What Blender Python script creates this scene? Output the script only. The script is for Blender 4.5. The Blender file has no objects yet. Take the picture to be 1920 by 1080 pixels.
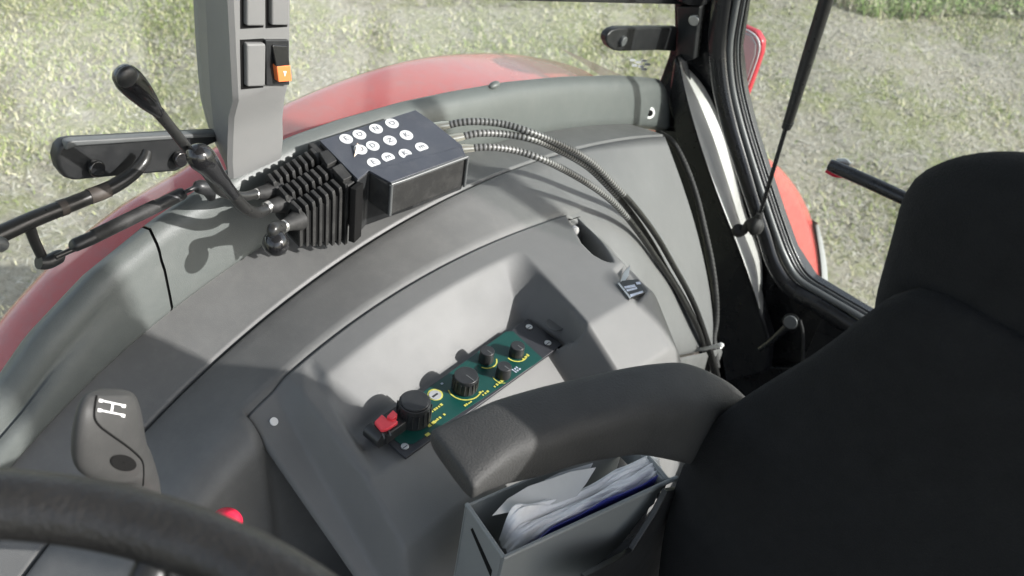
import bpy, bmesh, math, random
import numpy as np
from mathutils import Vector, Matrix

random.seed(7); rng = np.random.default_rng(7)
SC = bpy.context.scene
COL = SC.collection

# ------------------------------------------------------------------ camera
# Metres. X = towards the tractor's rear, Y = towards its right side, Z up.
# All coordinates below are relative to the eye point EYE (2.5 m over the field).
EYE = Vector((0, 0, 2.5))
F_PX = 1900.0
PITCH, ROLL, YAW = 40.0, 9.7, 35.0
_a = math.radians(YAW); _p = math.radians(PITCH); _r = math.radians(ROLL)
_fh = np.array([math.cos(_a), math.sin(_a), 0.0]); _rt = np.array([math.sin(_a), -math.cos(_a), 0.0])
FW = _fh * math.cos(_p) + np.array([0, 0, -math.sin(_p)])
_up = np.cross(_rt, FW)
RT = _rt * math.cos(_r) + _up * math.sin(_r)
UP = -_rt * math.sin(_r) + _up * math.cos(_r)
cam_d = bpy.data.cameras.new('camera'); cam = bpy.data.objects.new('camera', cam_d); COL.objects.link(cam)
cam.matrix_world = Matrix(((RT[0], UP[0], -FW[0], EYE.x), (RT[1], UP[1], -FW[1], EYE.y), (RT[2], UP[2], -FW[2], EYE.z), (0, 0, 0, 1)))
cam_d.sensor_width = 36.0; cam_d.lens = 36.0 * F_PX / 1920.0
cam_d.clip_start = 0.02; cam_d.clip_end = 2000
SC.camera = cam
cam_d.dof.use_dof = True; cam_d.dof.focus_distance = 1.05; cam_d.dof.aperture_fstop = 10.0

# ------------------------------------------------------------------ light
SUN_EL, SUN_AZ = 30.0, -64.0       # azimuth measured from +X towards +Y: the sun stands over the tractor's left side
world = bpy.data.worlds.new('World'); SC.world = world; world.use_nodes = True
wn = world.node_tree; bg = wn.nodes['Background']
sky = wn.nodes.new('ShaderNodeTexSky'); sky.sky_type = 'NISHITA'; sky.sun_disc = False
sky.sun_elevation = math.radians(SUN_EL); sky.sun_rotation = math.radians(90 - SUN_AZ)
sky.air_density = 1.0; sky.dust_density = 2.0
hs = wn.nodes.new('ShaderNodeHueSaturation'); hs.inputs['Saturation'].default_value = 0.55      # hazy day
wn.links.new(sky.outputs[0], hs.inputs['Color']); wn.links.new(hs.outputs[0], bg.inputs[0]); bg.inputs[1].default_value = 0.15
sl = bpy.data.lights.new('sun', 'SUN'); sl.energy = 3.4; sl.angle = math.radians(0.6); sl.color = (1.0, 0.975, 0.945)
sun = bpy.data.objects.new('sun', sl); COL.objects.link(sun)
_e, _z = math.radians(SUN_EL), math.radians(SUN_AZ)
SUNV = Vector((math.cos(_e) * math.cos(_z), math.cos(_e) * math.sin(_z), math.sin(_e)))
sun.rotation_euler = SUNV.to_track_quat('Z', 'Y').to_euler(); sun.location = (0, -6, 8)
SC.view_settings.view_transform = 'Standard'; SC.view_settings.look = 'None'
SC.view_settings.gamma = 1.0; SC.view_settings.use_curve_mapping = False
SC.view_settings.exposure = 1.05

# ------------------------------------------------------------------ sight lines (used to measure where things stand)
def ray(px, py): return RT * (px - 960) / F_PX - UP * (py - 540) / F_PX + FW
def onx(px, py, x): d = ray(px, py); return d * x / d[0]
def ony(px, py, y): d = ray(px, py); return d * y / d[1]
def onz(px, py, z): d = ray(px, py); return d * z / d[2]
def onpl(px, py, p0, n): d = ray(px, py); return d * (np.dot(p0, n) / np.dot(d, n))
def depth(p): return float(np.dot(p, FW))

# ------------------------------------------------------------------ materials
def ramp(nt, fac, stops):
    r = nt.nodes.new('ShaderNodeValToRGB'); nt.links.new(fac, r.inputs[0])
    while len(r.color_ramp.elements) < len(stops): r.color_ramp.elements.new(0.5)
    for e, (p, c) in zip(r.color_ramp.elements, stops):
        e.position = p; e.color = (c[0], c[1], c[2], 1)
    return r.outputs[0]
def noise(nt, scale, detail=3, rough=0.55, coord='Object', dist=0.0):
    tc = nt.nodes.new('ShaderNodeTexCoord'); n = nt.nodes.new('ShaderNodeTexNoise')
    n.inputs['Scale'].default_value = scale; n.inputs['Detail'].default_value = detail
    n.inputs['Roughness'].default_value = rough; n.inputs['Distortion'].default_value = dist
    nt.links.new(tc.outputs[coord], n.inputs['Vector']); return n.outputs['Fac']
def M(name, col, rough=0.5, var=0.12, vscale=14, bump=0.15, bscale=900, metal=0.0, spec=0.5, coat=0.0, dust=0.0, bdist=0.0006, sheen=0.0):
    m = bpy.data.materials.new(name); m.use_nodes = True; nt = m.node_tree
    b = nt.nodes['Principled BSDF']
    c0 = [max(0, x * (1 - var)) for x in col]; c1 = [min(1, x * (1 + var)) for x in col]
    base = ramp(nt, noise(nt, vscale, 5, 0.6), [(0.3, c0), (0.7, c1)])
    if dust:
        mx = nt.nodes.new('ShaderNodeMix'); mx.data_type = 'RGBA'
        d = ramp(nt, noise(nt, 45, 6, 0.7), [(0.45, (0, 0, 0)), (0.75, (dust,) * 3)])
        nt.links.new(d, mx.inputs[0]); nt.links.new(base, mx.inputs[6]); mx.inputs[7].default_value = (0.26, 0.255, 0.24, 1)
        base = mx.outputs[2]
    nt.links.new(base, b.inputs['Base Color'])
    rr = nt.nodes.new('ShaderNodeMapRange'); nt.links.new(noise(nt, vscale * 2.2, 4), rr.inputs[0])
    rr.inputs[3].default_value = max(0.02, rough - 0.09); rr.inputs[4].default_value = min(1, rough + 0.09)
    nt.links.new(rr.outputs[0], b.inputs['Roughness'])
    b.inputs['Metallic'].default_value = metal
    b.inputs['Specular IOR Level'].default_value = spec
    b.inputs['Coat Weight'].default_value = coat
    if sheen: b.inputs['Sheen Weight'].default_value = sheen
    if bump:
        bp = nt.nodes.new('ShaderNodeBump'); bp.inputs['Strength'].default_value = bump; bp.inputs['Distance'].default_value = bdist
        nt.links.new(noise(nt, bscale, 2), bp.inputs['Height']); nt.links.new(bp.outputs[0], b.inputs['Normal'])
    return m

MT = {}
MT['console'] = M('console_plastic', (0.128, 0.129, 0.126), 0.5, 0.08, 11, 0.4, 1000, dust=0.16)
MT['panel'] = M('panel_plastic', (0.140, 0.142, 0.140), 0.58, 0.05, 11, 0.3, 1100, dust=0.06)
MT['trim'] = M('grey_green_trim', (0.112, 0.123, 0.117), 0.42, 0.05, 8, 0.5, 800, dust=0.10)
MT['pillar'] = M('pillar_plastic', (0.18, 0.181, 0.177), 0.5, 0.05, 7, 0.3, 1000, dust=0.08)
MT['groove'] = M('dark_gap', (0.010, 0.010, 0.010), 0.9, 0.1, 20, 0, spec=0.1)
MT['black'] = M('black_plastic', (0.020, 0.021, 0.022), 0.38, 0.15, 18, 0.25, 700, dust=0.05)
MT['blackgloss'] = M('gloss_black_knob', (0.014, 0.014, 0.015), 0.16, 0.1, 12, 0.03, 400, coat=0.4)
MT['rubber'] = M('black_rubber', (0.022, 0.022, 0.0215), 0.62, 0.15, 20, 0.3, 600, dust=0.12, spec=0.35)
MT['frame'] = M('black_painted_steel', (0.012, 0.0125, 0.014), 0.28, 0.12, 10, 0.08, 300, coat=0.2, dust=0.04)
MT['seal'] = M('grey_seal', (0.10, 0.105, 0.105), 0.35, 0.1, 14, 0.1, 400)
MT['steel'] = M('zinc_steel', (0.55, 0.55, 0.53), 0.3, 0.1, 30, 0.1, 600, metal=0.9)
MT['brass'] = M('pale_brass', (0.72, 0.70, 0.60), 0.3, 0.1, 30, 0.1, 600, metal=0.8)
MT['boxtop'] = M('slate_cover', (0.052, 0.057, 0.070), 0.36, 0.10, 25, 0.15, 500, dust=0.10)
MT['fabric'] = M('black_fabric', (0.0155, 0.016, 0.0165), 0.9, 0.12, 40, 1.0, 900, spec=0.12, bdist=0.0012, sheen=0.03)
MT['vinyl'] = M('worn_black_vinyl', (0.036, 0.036, 0.035), 0.66, 0.12, 22, 0.5, 600, dust=0.03, bdist=0.0012)
MT['wheel'] = M('steering_wheel_leatherette', (0.020, 0.0195, 0.019), 0.40, 0.18, 60, 0.7, 330, dust=0.0, bdist=0.0012)
MT['glaretrim'] = M('sun_glare_post_trim', (0.45, 0.45, 0.43), 0.4, 0.05, 7, 0.2, 1000, dust=0.08)  # grey trim made paler: sun glare put into the colour
MT['grip'] = M('brown_grey_grip', (0.050, 0.050, 0.049), 0.5, 0.06, 15, 0.2, 900, dust=0.05, spec=0.25)
MT['red'] = M('red_paint', (0.60, 0.105, 0.095), 0.24, 0.06, 3, 0.0, 100, coat=0.6, dust=0.25)
MT['redlamp'] = M('red_lens', (0.42, 0.03, 0.045), 0.3, 0.1, 40, 0.1, 300)
MT['redknob'] = M('red_plastic', (0.62, 0.015, 0.05), 0.35, 0.05, 20, 0.05, 400)
MT['redswitch'] = M('coral_plastic', (0.85, 0.07, 0.09), 0.38, 0.05, 20, 0.05, 400)
MT['orange'] = M('orange_switch', (0.90, 0.22, 0.07), 0.4, 0.05, 30, 0.05, 400)
MT['white'] = M('white_plastic', (0.80, 0.80, 0.78), 0.4, 0.05, 40, 0.05, 400)
MT['sticker'] = M('white_sticker', (0.58, 0.60, 0.60), 0.45, 0.05, 60, 0.1, 800)
MT['beige'] = M('peeling_paper', (0.62, 0.50, 0.40), 0.6, 0.1, 60, 0.1, 800)
MT['ink'] = M('grey_ink', (0.17, 0.175, 0.19), 0.6, 0.3, 300, 0)
MT['yellow'] = M('yellow_print', (0.52, 0.50, 0.10), 0.55, 0.2, 400, 0)
MT['paleprint'] = M('pale_print', (0.45, 0.50, 0.60), 0.5, 0.2, 400, 0)
MT['green'] = M('dark_green_label', (0.005, 0.055, 0.046), 0.35, 0.1, 30, 0.05, 400)
MT['plate'] = M('black_anodised_plate', (0.030, 0.031, 0.036), 0.4, 0.12, 30, 0.15, 700, dust=0.04)
MT['paper'] = M('crumpled_paper', (0.80, 0.79, 0.78), 0.75, 0.08, 40, 0.8, 60, bdist=0.003)
MT['paper2'] = M('sheet_paper', (0.55, 0.545, 0.52), 0.7, 0.05, 20, 0.2, 60, bdist=0.002)
MT['blue'] = M('blue_folder', (0.03, 0.036, 0.20), 0.35, 0.08, 20, 0.05, 200)
MT['pocket'] = M('grey_pocket', (0.21, 0.222, 0.218), 0.42, 0.05, 12, 0.25, 900, dust=0.05)
MT['lamp'] = M('lamp_grey', (0.36, 0.37, 0.38), 0.5, 0.06, 30, 0.1, 500, dust=0.1)
MT['shaft'] = M('dark_shaft', (0.035, 0.035, 0.034), 0.3, 0.15, 40, 0.1, 500, metal=0.3)
MT['tape'] = M('brown_tape', (0.055, 0.045, 0.038), 0.6, 0.2, 60, 0.2, 500)
MT['roof'] = M('roof_lining', (0.10, 0.10, 0.10), 0.8, 0.1, 10, 0.2, 500)

def glass_mat():
    m = bpy.data.materials.new('dusty_hazy_glass'); m.use_nodes = True; nt = m.node_tree
    nt.nodes.remove(nt.nodes['Principled BSDF']); out = nt.nodes['Material Output']
    tr = nt.nodes.new('ShaderNodeBsdfTransparent'); tr.inputs[0].default_value = (0.95, 0.97, 0.96, 1)
    gl = nt.nodes.new('ShaderNodeBsdfGlossy'); gl.inputs['Roughness'].default_value = 0.03
    df = nt.nodes.new('ShaderNodeBsdfDiffuse'); df.inputs[0].default_value = (0.75, 0.76, 0.74, 1)  # thin white veil: dust on the pane, and haze painted over the view
    lw = nt.nodes.new('ShaderNodeLayerWeight'); lw.inputs[0].default_value = 0.5
    pw = nt.nodes.new('ShaderNodeMath'); pw.operation = 'POWER'; pw.inputs[1].default_value = 5.0; nt.links.new(lw.outputs['Facing'], pw.inputs[0])
    fr = nt.nodes.new('ShaderNodeMath'); fr.operation = 'MULTIPLY_ADD'; fr.inputs[1].default_value = 0.6; fr.inputs[2].default_value = 0.02; nt.links.new(pw.outputs[0], fr.inputs[0])
    a = nt.nodes.new('ShaderNodeMixShader'); b = nt.nodes.new('ShaderNodeMixShader')
    mr = nt.nodes.new('ShaderNodeMapRange'); nt.links.new(noise(nt, 5, 5, 0.65), mr.inputs[0])
    mr.inputs[3].default_value = 0.04; mr.inputs[4].default_value = 0.06
    nt.links.new(fr.outputs[0], a.inputs[0]); nt.links.new(tr.outputs[0], a.inputs[1]); nt.links.new(gl.outputs[0], a.inputs[2])
    nt.links.new(mr.outputs[0], b.inputs[0]); nt.links.new(a.outputs[0], b.inputs[1]); nt.links.new(df.outputs[0], b.inputs[2])
    nt.links.new(b.outputs[0], out.inputs['Surface']); return m
MT['glass'] = glass_mat()

def hose_mat():
    m = bpy.data.materials.new('spiral_hose'); m.use_nodes = True; nt = m.node_tree; b = nt.nodes['Principled BSDF']
    at = nt.nodes.new('ShaderNodeUVMap'); sp = nt.nodes.new('ShaderNodeSeparateXYZ'); nt.links.new(at.outputs[0], sp.inputs[0])
    ml = nt.nodes.new('ShaderNodeMath'); ml.operation = 'MULTIPLY_ADD'; nt.links.new(sp.outputs[1], ml.inputs[0]); ml.inputs[1].default_value = 1.0
    ml.inputs[2].default_value = 0.0
    fr = nt.nodes.new('ShaderNodeMath'); fr.operation = 'FRACT'; nt.links.new(ml.outputs[0], fr.inputs[0])
    c = ramp(nt, fr.outputs[0], [(0.0, (0.05, 0.05, 0.045)), (0.36, (0.05, 0.05, 0.045)), (0.5, (0.24, 0.24, 0.235)), (0.88, (0.24, 0.24, 0.235)), (1.0, (0.05, 0.05, 0.045))])
    nt.links.new(c, b.inputs['Base Color']); b.inputs['Roughness'].default_value = 0.42; b.inputs['Metallic'].default_value = 0.25
    bp = nt.nodes.new('ShaderNodeBump'); bp.inputs['Strength'].default_value = 0.8; bp.inputs['Distance'].default_value = 0.0012
    nt.links.new(c, bp.inputs['Height']); nt.links.new(bp.outputs[0], b.inputs['Normal']); return m
MT['hose'] = hose_mat()

def soil_mat():
    m = bpy.data.materials.new('field_soil'); m.use_nodes = True; nt = m.node_tree; b = nt.nodes['Principled BSDF']
    big = noise(nt, 0.9, 6, 0.6, 'Object', 0.6); mid = noise(nt, 7.0, 6, 0.7); fine = noise(nt, 38, 5, 0.75)
    soil = ramp(nt, fine, [(0.25, (0.22, 0.20, 0.15)), (0.5, (0.37, 0.345, 0.275)), (0.72, (0.50, 0.48, 0.40))])
    grass = ramp(nt, fine, [(0.3, (0.22, 0.235, 0.11)), (0.7, (0.40, 0.41, 0.22))])
    mx = nt.nodes.new('ShaderNodeMix'); mx.data_type = 'RGBA'
    ad = nt.nodes.new('ShaderNodeMath'); ad.operation = 'MULTIPLY'; nt.links.new(big, ad.inputs[0]); nt.links.new(mid, ad.inputs[1])
    k = ramp(nt, ad.outputs[0], [(0.22, (0, 0, 0)), (0.33, (0.85, 0.85, 0.85))])
    nt.links.new(k, mx.inputs[0]); nt.links.new(soil, mx.inputs[6]); nt.links.new(grass, mx.inputs[7])
    nt.links.new(mx.outputs[2], b.inputs['Base Color']); b.inputs['Roughness'].default_value = 0.95
    b.inputs['Specular IOR Level'].default_value = 0.1
    bp = nt.nodes.new('ShaderNodeBump'); bp.inputs['Strength'].default_value = 1.0; bp.inputs['Distance'].default_value = 0.03
    nt.links.new(fine, bp.inputs['Height']); nt.links.new(bp.outputs[0], b.inputs['Normal']); return m
MT['soil'] = soil_mat()

def leaf_mat(name, stops):
    m = bpy.data.materials.new(name); m.use_nodes = True; nt = m.node_tree; b = nt.nodes['Principled BSDF']
    at = nt.nodes.new('ShaderNodeAttribute'); at.attribute_name = 'tint'
    c = ramp(nt, at.outputs['Fac'], stops)
    nt.links.new(c, b.inputs['Base Color']); b.inputs['Roughness'].default_value = 0.7; b.inputs['Specular IOR Level'].default_value = 0.25
    return m
MT['blade'] = leaf_mat('grass_blades', [(0.0, (0.17, 0.23, 0.06)), (0.45, (0.31, 0.38, 0.12)), (0.7, (0.50, 0.47, 0.28)), (1.0, (0.64, 0.60, 0.45))])
MT['weed'] = leaf_mat('verge_growth', [(0.0, (0.10, 0.16, 0.05)), (0.5, (0.24, 0.33, 0.11)), (0.75, (0.42, 0.39, 0.26)), (1.0, (0.56, 0.52, 0.42))])
MT['clod'] = leaf_mat('clods_and_straw', [(0.0, (0.22, 0.20, 0.16)), (0.5, (0.40, 0.375, 0.31)), (1.0, (0.64, 0.62, 0.54))])

# ------------------------------------------------------------------ object helpers
def rootloc(o):
    while o.parent is not None: o = o.parent
    return o.location
def thing(name, label, cat, at, group=None):
    o = bpy.data.objects.new(name, None); COL.objects.link(o)
    o.empty_display_size = 0.05; o.location = Vector([float(v) for v in at]) + EYE
    o['label'] = label; o['category'] = cat
    if group: o['group'] = group
    return o
def obj(name, verts, faces, mat, parent=None, smooth=False, bevel=0.0, segs=2, label=None, cat=None, kind=None, group=None, uvs=None, angle=35):
    V = np.array(verts, dtype=float)
    if parent is not None: off = np.array(rootloc(parent)) - np.array(EYE)
    else: off = np.array([(V[:, 0].min() + V[:, 0].max()) / 2, (V[:, 1].min() + V[:, 1].max()) / 2, V[:, 2].min()])
    me = bpy.data.meshes.new(name)
    me.from_pydata([tuple(v) for v in (V - off)], [], [tuple(f) for f in faces])
    bm = bmesh.new(); bm.from_mesh(me); bmesh.ops.recalc_face_normals(bm, faces=bm.faces); bm.to_mesh(me); bm.free()
    if uvs is not None:
        ul = me.uv_layers.new(name='UVMap')
        for lp in me.loops: ul.data[lp.index].uv = uvs[lp.vertex_index]
    me.materials.append(MT[mat] if isinstance(mat, str) else mat)
    o = bpy.data.objects.new(name, me); COL.objects.link(o)
    if parent is not None: o.parent = parent
    else: o.location = Vector(off) + EYE
    if smooth or bevel:
        for p in me.polygons: p.use_smooth = True
    if bevel:
        md = o.modifiers.new('bevel', 'BEVEL'); md.width = bevel; md.segments = segs; md.limit_method = 'ANGLE'; md.angle_limit = math.radians(30)
        md.harden_normals = False
    if bevel or smooth == 'angle':
        me.set_sharp_from_angle(angle=math.radians(angle)) if not bevel else None
    if bevel:
        w = o.modifiers.new('wn', 'WEIGHTED_NORMAL'); w.keep_sharp = True
    if label: o['label'] = label
    if cat: o['category'] = cat
    if kind: o['kind'] = kind
    if group: o['group'] = group
    return o

def nrm(v): v = np.array(v, float); return v / (np.linalg.norm(v) + 1e-12)
def spline(pts, n):
    """Catmull-Rom through points (any dimension), n samples."""
    P = np.array(pts, float); P = np.vstack([2 * P[0] - P[1], P, 2 * P[-1] - P[-2]])
    m = len(P) - 3; out = []
    for t in np.linspace(0, m - 1e-9, n):
        i = int(t); u = t - i; a, b, c, d = P[i], P[i + 1], P[i + 2], P[i + 3]
        out.append(0.5 * ((2 * b) + (-a + c) * u + (2 * a - 5 * b + 4 * c - d) * u * u + (-a + 3 * b - 3 * c + d) * u ** 3))
    return np.array(out)
def tube(name, pts, rad, mat, parent=None, sides=14, n=None, cap=True, flat=None, **kw):
    """Round (or flattened: flat=(axis, factor)) tube through pts; rad number or list."""
    P = np.array(pts, float); R = np.full(len(P), rad) if np.isscalar(rad) else np.array(rad, float)
    if n: Q = spline(np.hstack([P, R[:, None]]), n); P, R = Q[:, :3], np.maximum(Q[:, 3], 1e-5)
    V, Fc, UV = [], [], []; T = np.gradient(P, axis=0); T /= np.linalg.norm(T, axis=1)[:, None]
    ref = nrm(np.cross(T[0], [0.31, 0.2, 0.93])); dist = 0
    for i in range(len(P)):
        a = nrm(ref - T[i] * np.dot(ref, T[i])); ref = a; b = np.cross(T[i], a)
        if i: dist += np.linalg.norm(P[i] - P[i - 1])
        for j in range(sides):
            t = 2 * math.pi * j / sides; v = (a * math.cos(t) + b * math.sin(t)) * R[i]
            if flat is not None:
                ax = nrm(flat[0]); v = v - ax * np.dot(v, ax) * (1 - flat[1])
            V.append(P[i] + v); UV.append((j / sides, dist / 0.0052))
    for i in range(len(P) - 1):
        for j in range(sides):
            k = (j + 1) % sides; Fc.append((i * sides + j, i * sides + k, (i + 1) * sides + k, (i + 1) * sides + j))
    if cap:
        Fc.append(tuple(range(sides))[::-1]); Fc.append(tuple((len(P) - 1) * sides + j for j in range(sides)))
    kw.setdefault('smooth', 'angle')
    return obj(name, V, Fc, mat, parent, uvs=UV, angle=50, **kw)
def ptube(name, pxl, plane, mat, parent=None, **kw):
    """pxl = (px, py, radius in px[, plane value]); plane = 'x'|'y'|'z', value. Measured sight lines turned into real points and radii."""
    P, R = [], []
    for q in pxl:
        v = q[3] if len(q) > 3 else plane[1]
        p = {'x': onx, 'y': ony, 'z': onz}[plane[0]](q[0], q[1], v); P.append(p); R.append(q[2] * depth(p) / F_PX)
    return tube(name, P, R, mat, parent, **kw)
def ball(name, c, r, mat, parent=None, sq=(1, 1, 1), nu=20, nv=12, **kw):
    V, Fc = [], []
    for i in range(nv + 1):
        t = math.pi * i / nv
        for j in range(nu):
            p = 2 * math.pi * j / nu
            V.append((c[0] + r * sq[0] * math.sin(t) * math.cos(p), c[1] + r * sq[1] * math.sin(t) * math.sin(p), c[2] + r * sq[2] * math.cos(t)))
    for i in range(nv):
        for j in range(nu):
            k = (j + 1) % nu; Fc.append((i * nu + j, i * nu + k, (i + 1) * nu + k, (i + 1) * nu + j))
    o = obj(name, V, Fc, mat, parent, smooth=True, **kw)
    bm = bmesh.new(); bm.from_mesh(o.data); bmesh.ops.remove_doubles(bm, verts=bm.verts, dist=1e-6); bm.to_mesh(o.data); bm.free()
    return o
def slab(name, poly, nvec, t, mat, parent=None, bevel=0.002, **kw):
    """Polygon (3D points) given thickness t against nvec (front stays where it was traced)."""
    n = nrm(nvec); P = [np.array(p, float) for p in poly]; k = len(P)
    V = P + [p - n * t for p in P]
    Fc = [tuple(range(k)), tuple(range(2 * k - 1, k - 1, -1))] + [(i, i + k, (i + 1) % k + k, (i + 1) % k) for i in range(k)]
    return obj(name, V, Fc, mat, parent, bevel=bevel, **kw)
def cyl(name, c, axis, r, h, mat, parent=None, sides=28, bevel=0.0006, r2=None, **kw):
    """Cylinder from c along axis by h."""
    z = nrm(axis); a = nrm(np.cross(z, [0.3, 0.9, 0.1])); b = np.cross(z, a); c = np.array(c, float); r2 = r if r2 is None else r2
    V = [c + (a * math.cos(2 * math.pi * j / sides) + b * math.sin(2 * math.pi * j / sides)) * r for j in range(sides)]
    V += [c + z * h + (a * math.cos(2 * math.pi * j / sides) + b * math.sin(2 * math.pi * j / sides)) * r2 for j in range(sides)]
    Fc = [tuple(range(sides))[::-1], tuple(range(sides, 2 * sides))] + [(j, (j + 1) % sides, (j + 1) % sides + sides, j + sides) for j in range(sides)]
    return obj(name, V, Fc, mat, parent, bevel=bevel, **kw)
def boxo(name, a, b, mat, parent=None, bevel=0.002, **kw):
    a = np.array(a, float); b = np.array(b, float)
    V = [(x, y, z) for z in (a[2], b[2]) for x, y in ((a[0], a[1]), (b[0], a[1]), (b[0], b[1]), (a[0], b[1]))]
    Fc = [(0, 3, 2, 1), (4, 5, 6, 7), (0, 1, 5, 4), (1, 2, 6, 5), (2, 3, 7, 6), (3, 0, 4, 7)]
    return obj(name, V, Fc, mat, parent, bevel=bevel, **kw)
def gridm(name, rows, mat, parent=None, **kw):
    """rows: array (n, m, 3) -> smooth sheet."""
    A = np.array(rows); n, m = A.shape[:2]; V = A.reshape(-1, 3)
    Fc = [(i * m + j, i * m + j + 1, (i + 1) * m + j + 1, (i + 1) * m + j) for i in range(n - 1) for j in range(m - 1)]
    kw.setdefault('smooth', True)
    return obj(name, V, Fc, mat, parent, **kw)
def cushion(name, outline, cx, thick_f, thick_b, mat, parent, power=3.0, fine=90, lean=0.0):
    """Upholstered pad: outline = (y, z) points at x = cx (leaning back by lean per metre of height), domed front and back."""
    O = np.array(outline, float); O = np.vstack([O, O[:1]])
    d = np.r_[0, np.cumsum(np.linalg.norm(np.diff(O, axis=0), axis=1))]; t = np.linspace(0, d[-1], fine, endpoint=False)
    P = np.c_[np.interp(t, d, O[:, 0]), np.interp(t, d, O[:, 1])]
    for _ in range(2): P = 0.25 * np.roll(P, 1, 0) + 0.5 * P + 0.25 * np.roll(P, -1, 0)
    C = P.mean(axis=0); rs = [1, .992, .975, .94, .88, .8, .68, .52, .34, .15]
    V, Fc = [], []; zref = C[1]
    seq = [(-1, r) for r in rs[::-1]] + [(1, r) for r in rs[1:]]
    for sgn, r in seq:
        h = (1 - r ** power) ** 0.5 if r < 1 else 0
        for p in P:
            q = C + (p - C) * r
            V.append((cx + (q[1] - zref) * lean + (-thick_f * h if sgn < 0 else thick_b * h), q[0], q[1]))
    k = len(P)
    for i in range(len(seq) - 1):
        for j in range(k):
            Fc.append((i * k + j, i * k + (j + 1) % k, (i + 1) * k + (j + 1) % k, (i + 1) * k + j))
    Fc.append(tuple(range(k))[::-1]); Fc.append(tuple((len(seq) - 1) * k + j for j in range(k)))
    return obj(name, V, Fc, mat, parent, smooth=True)
def text(name, s, size, p, xdir, n, mat, parent, ext=0.0002):
    cu = bpy.data.curves.new(name, 'FONT'); cu.body = s; cu.size = size; cu.extrude = ext; cu.align_x = 'CENTER'; cu.align_y = 'CENTER'
    cu.materials.append(MT[mat]); o = bpy.data.objects.new(name, cu); COL.objects.link(o)
    z = nrm(n); x = nrm(np.array(xdir) - z * np.dot(xdir, z)); y = np.cross(z, x)
    off = np.array(rootloc(parent)) - np.array(EYE); q = np.array(p, float) - off
    me = bpy.data.meshes.new_from_object(o); bpy.data.objects.remove(o); o = bpy.data.objects.new(name, me); COL.objects.link(o)
    o.matrix_basis = Matrix(((x[0], y[0], z[0], q[0]), (x[1], y[1], z[1], q[1]), (x[2], y[2], z[2], q[2]), (0, 0, 0, 1)))
    o.parent = parent; return o

# ================================================================== GROUND
GZ = -2.5
def hgt(x, y): return 0.03 * np.sin(x * 1.3 + y * 0.7) + 0.02 * np.sin(x * 3.1 - y * 2.3 + 1) + 0.012 * np.sin(x * 7.3 + y * 6.1)
xs = np.r_[-400, -60, -12, np.linspace(-2, 14, 180), 30, 100, 500]; ys = np.r_[-400, -60, -12, np.linspace(-3, 9, 150), 20, 80, 500]
X, Y = np.meshgrid(xs, ys, indexing='ij'); inn = (np.abs(X - 6) < 8.1) & (np.abs(Y - 3) < 6.1)
Z = GZ + np.where(inn, hgt(X, Y) + rng.normal(0, 0.006, X.shape), 0)
gridm('ground', np.stack([X, Y, Z], -1), 'soil', kind='structure', label='rough pale field of thin grass and bare earth outside the cab', cat=None)

def scatter(name, n, region, mat, label, kind_fn, seed):
    r = np.random.default_rng(seed); V = []; Fc = []; T = []
    x = r.uniform(region[0], region[1], n); y = r.uniform(region[2], region[3], n)
    kind_fn(r, x, y, V, Fc, T)
    V = np.concatenate(V); T = np.concatenate(T); nf = len(V) // 3
    me = bpy.data.meshes.new(name); me.vertices.add(len(V)); me.vertices.foreach_set('co', V.ravel().astype(np.float32))
    me.loops.add(nf * 3); me.loops.foreach_set('vertex_index', np.arange(nf * 3, dtype=np.int32))
    me.polygons.add(nf); me.polygons.foreach_set('loop_start', np.arange(0, nf * 3, 3, dtype=np.int32)); me.polygons.foreach_set('loop_total', np.full(nf, 3, dtype=np.int32))
    me.update(); at = me.attributes.new('tint', 'FLOAT', 'POINT'); at.data.foreach_set('value', T.astype(np.float32))
    me.materials.append(MT[mat]); o = bpy.data.objects.new(name, me); COL.objects.link(o); o.location = EYE
    o['kind'] = 'stuff'; o['label'] = label; return o
def patchy(x, y, s=1.0, ph=0.0):
    return 0.5 + 0.2 * np.sin(1.7 * s * x + 0.9 * y * s + ph) + 0.18 * np.sin(-1.1 * s * x + 2.3 * s * y + 2 * ph) + 0.14 * np.sin(4.1 * s * x + 3.7 * s * y + ph) + 0.1 * np.sin(9.3 * s * x - 6.7 * s * y)
def tris(base, wv, lv):  # base point, half width vector, tip vector
    return np.stack([base - wv, base + wv, base + lv], 1).reshape(-1, 3)
def grow_grass(r, x, y, V, Fc, T):
    keep = r.uniform(0, 1, len(x)) < np.clip((patchy(x, y) - 0.3) * 2.2, 0.08, 1); x, y = x[keep], y[keep]; n = len(x)
    base = np.stack([x, y, GZ + hgt(x, y)], 1); a = r.uniform(0, 2 * math.pi, n); h = r.uniform(0.008, 0.03, n)
    w = r.uniform(0.002, 0.0045, n); lean = r.uniform(0.2, 1.6, n) * h; b = r.uniform(0, 2 * math.pi, n)
    wv = np.stack([np.cos(a) * w, np.sin(a) * w, 0 * w], 1); lv = np.stack([np.cos(b) * lean, np.sin(b) * lean, h], 1)
    V.append(tris(base, wv, lv)); T.append(np.repeat(np.clip(r.beta(1.5, 1.4, n) + .05 + 0.25 * (0.6 - patchy(x, y, 1.4, 2)), 0, 1), 3))
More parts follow.
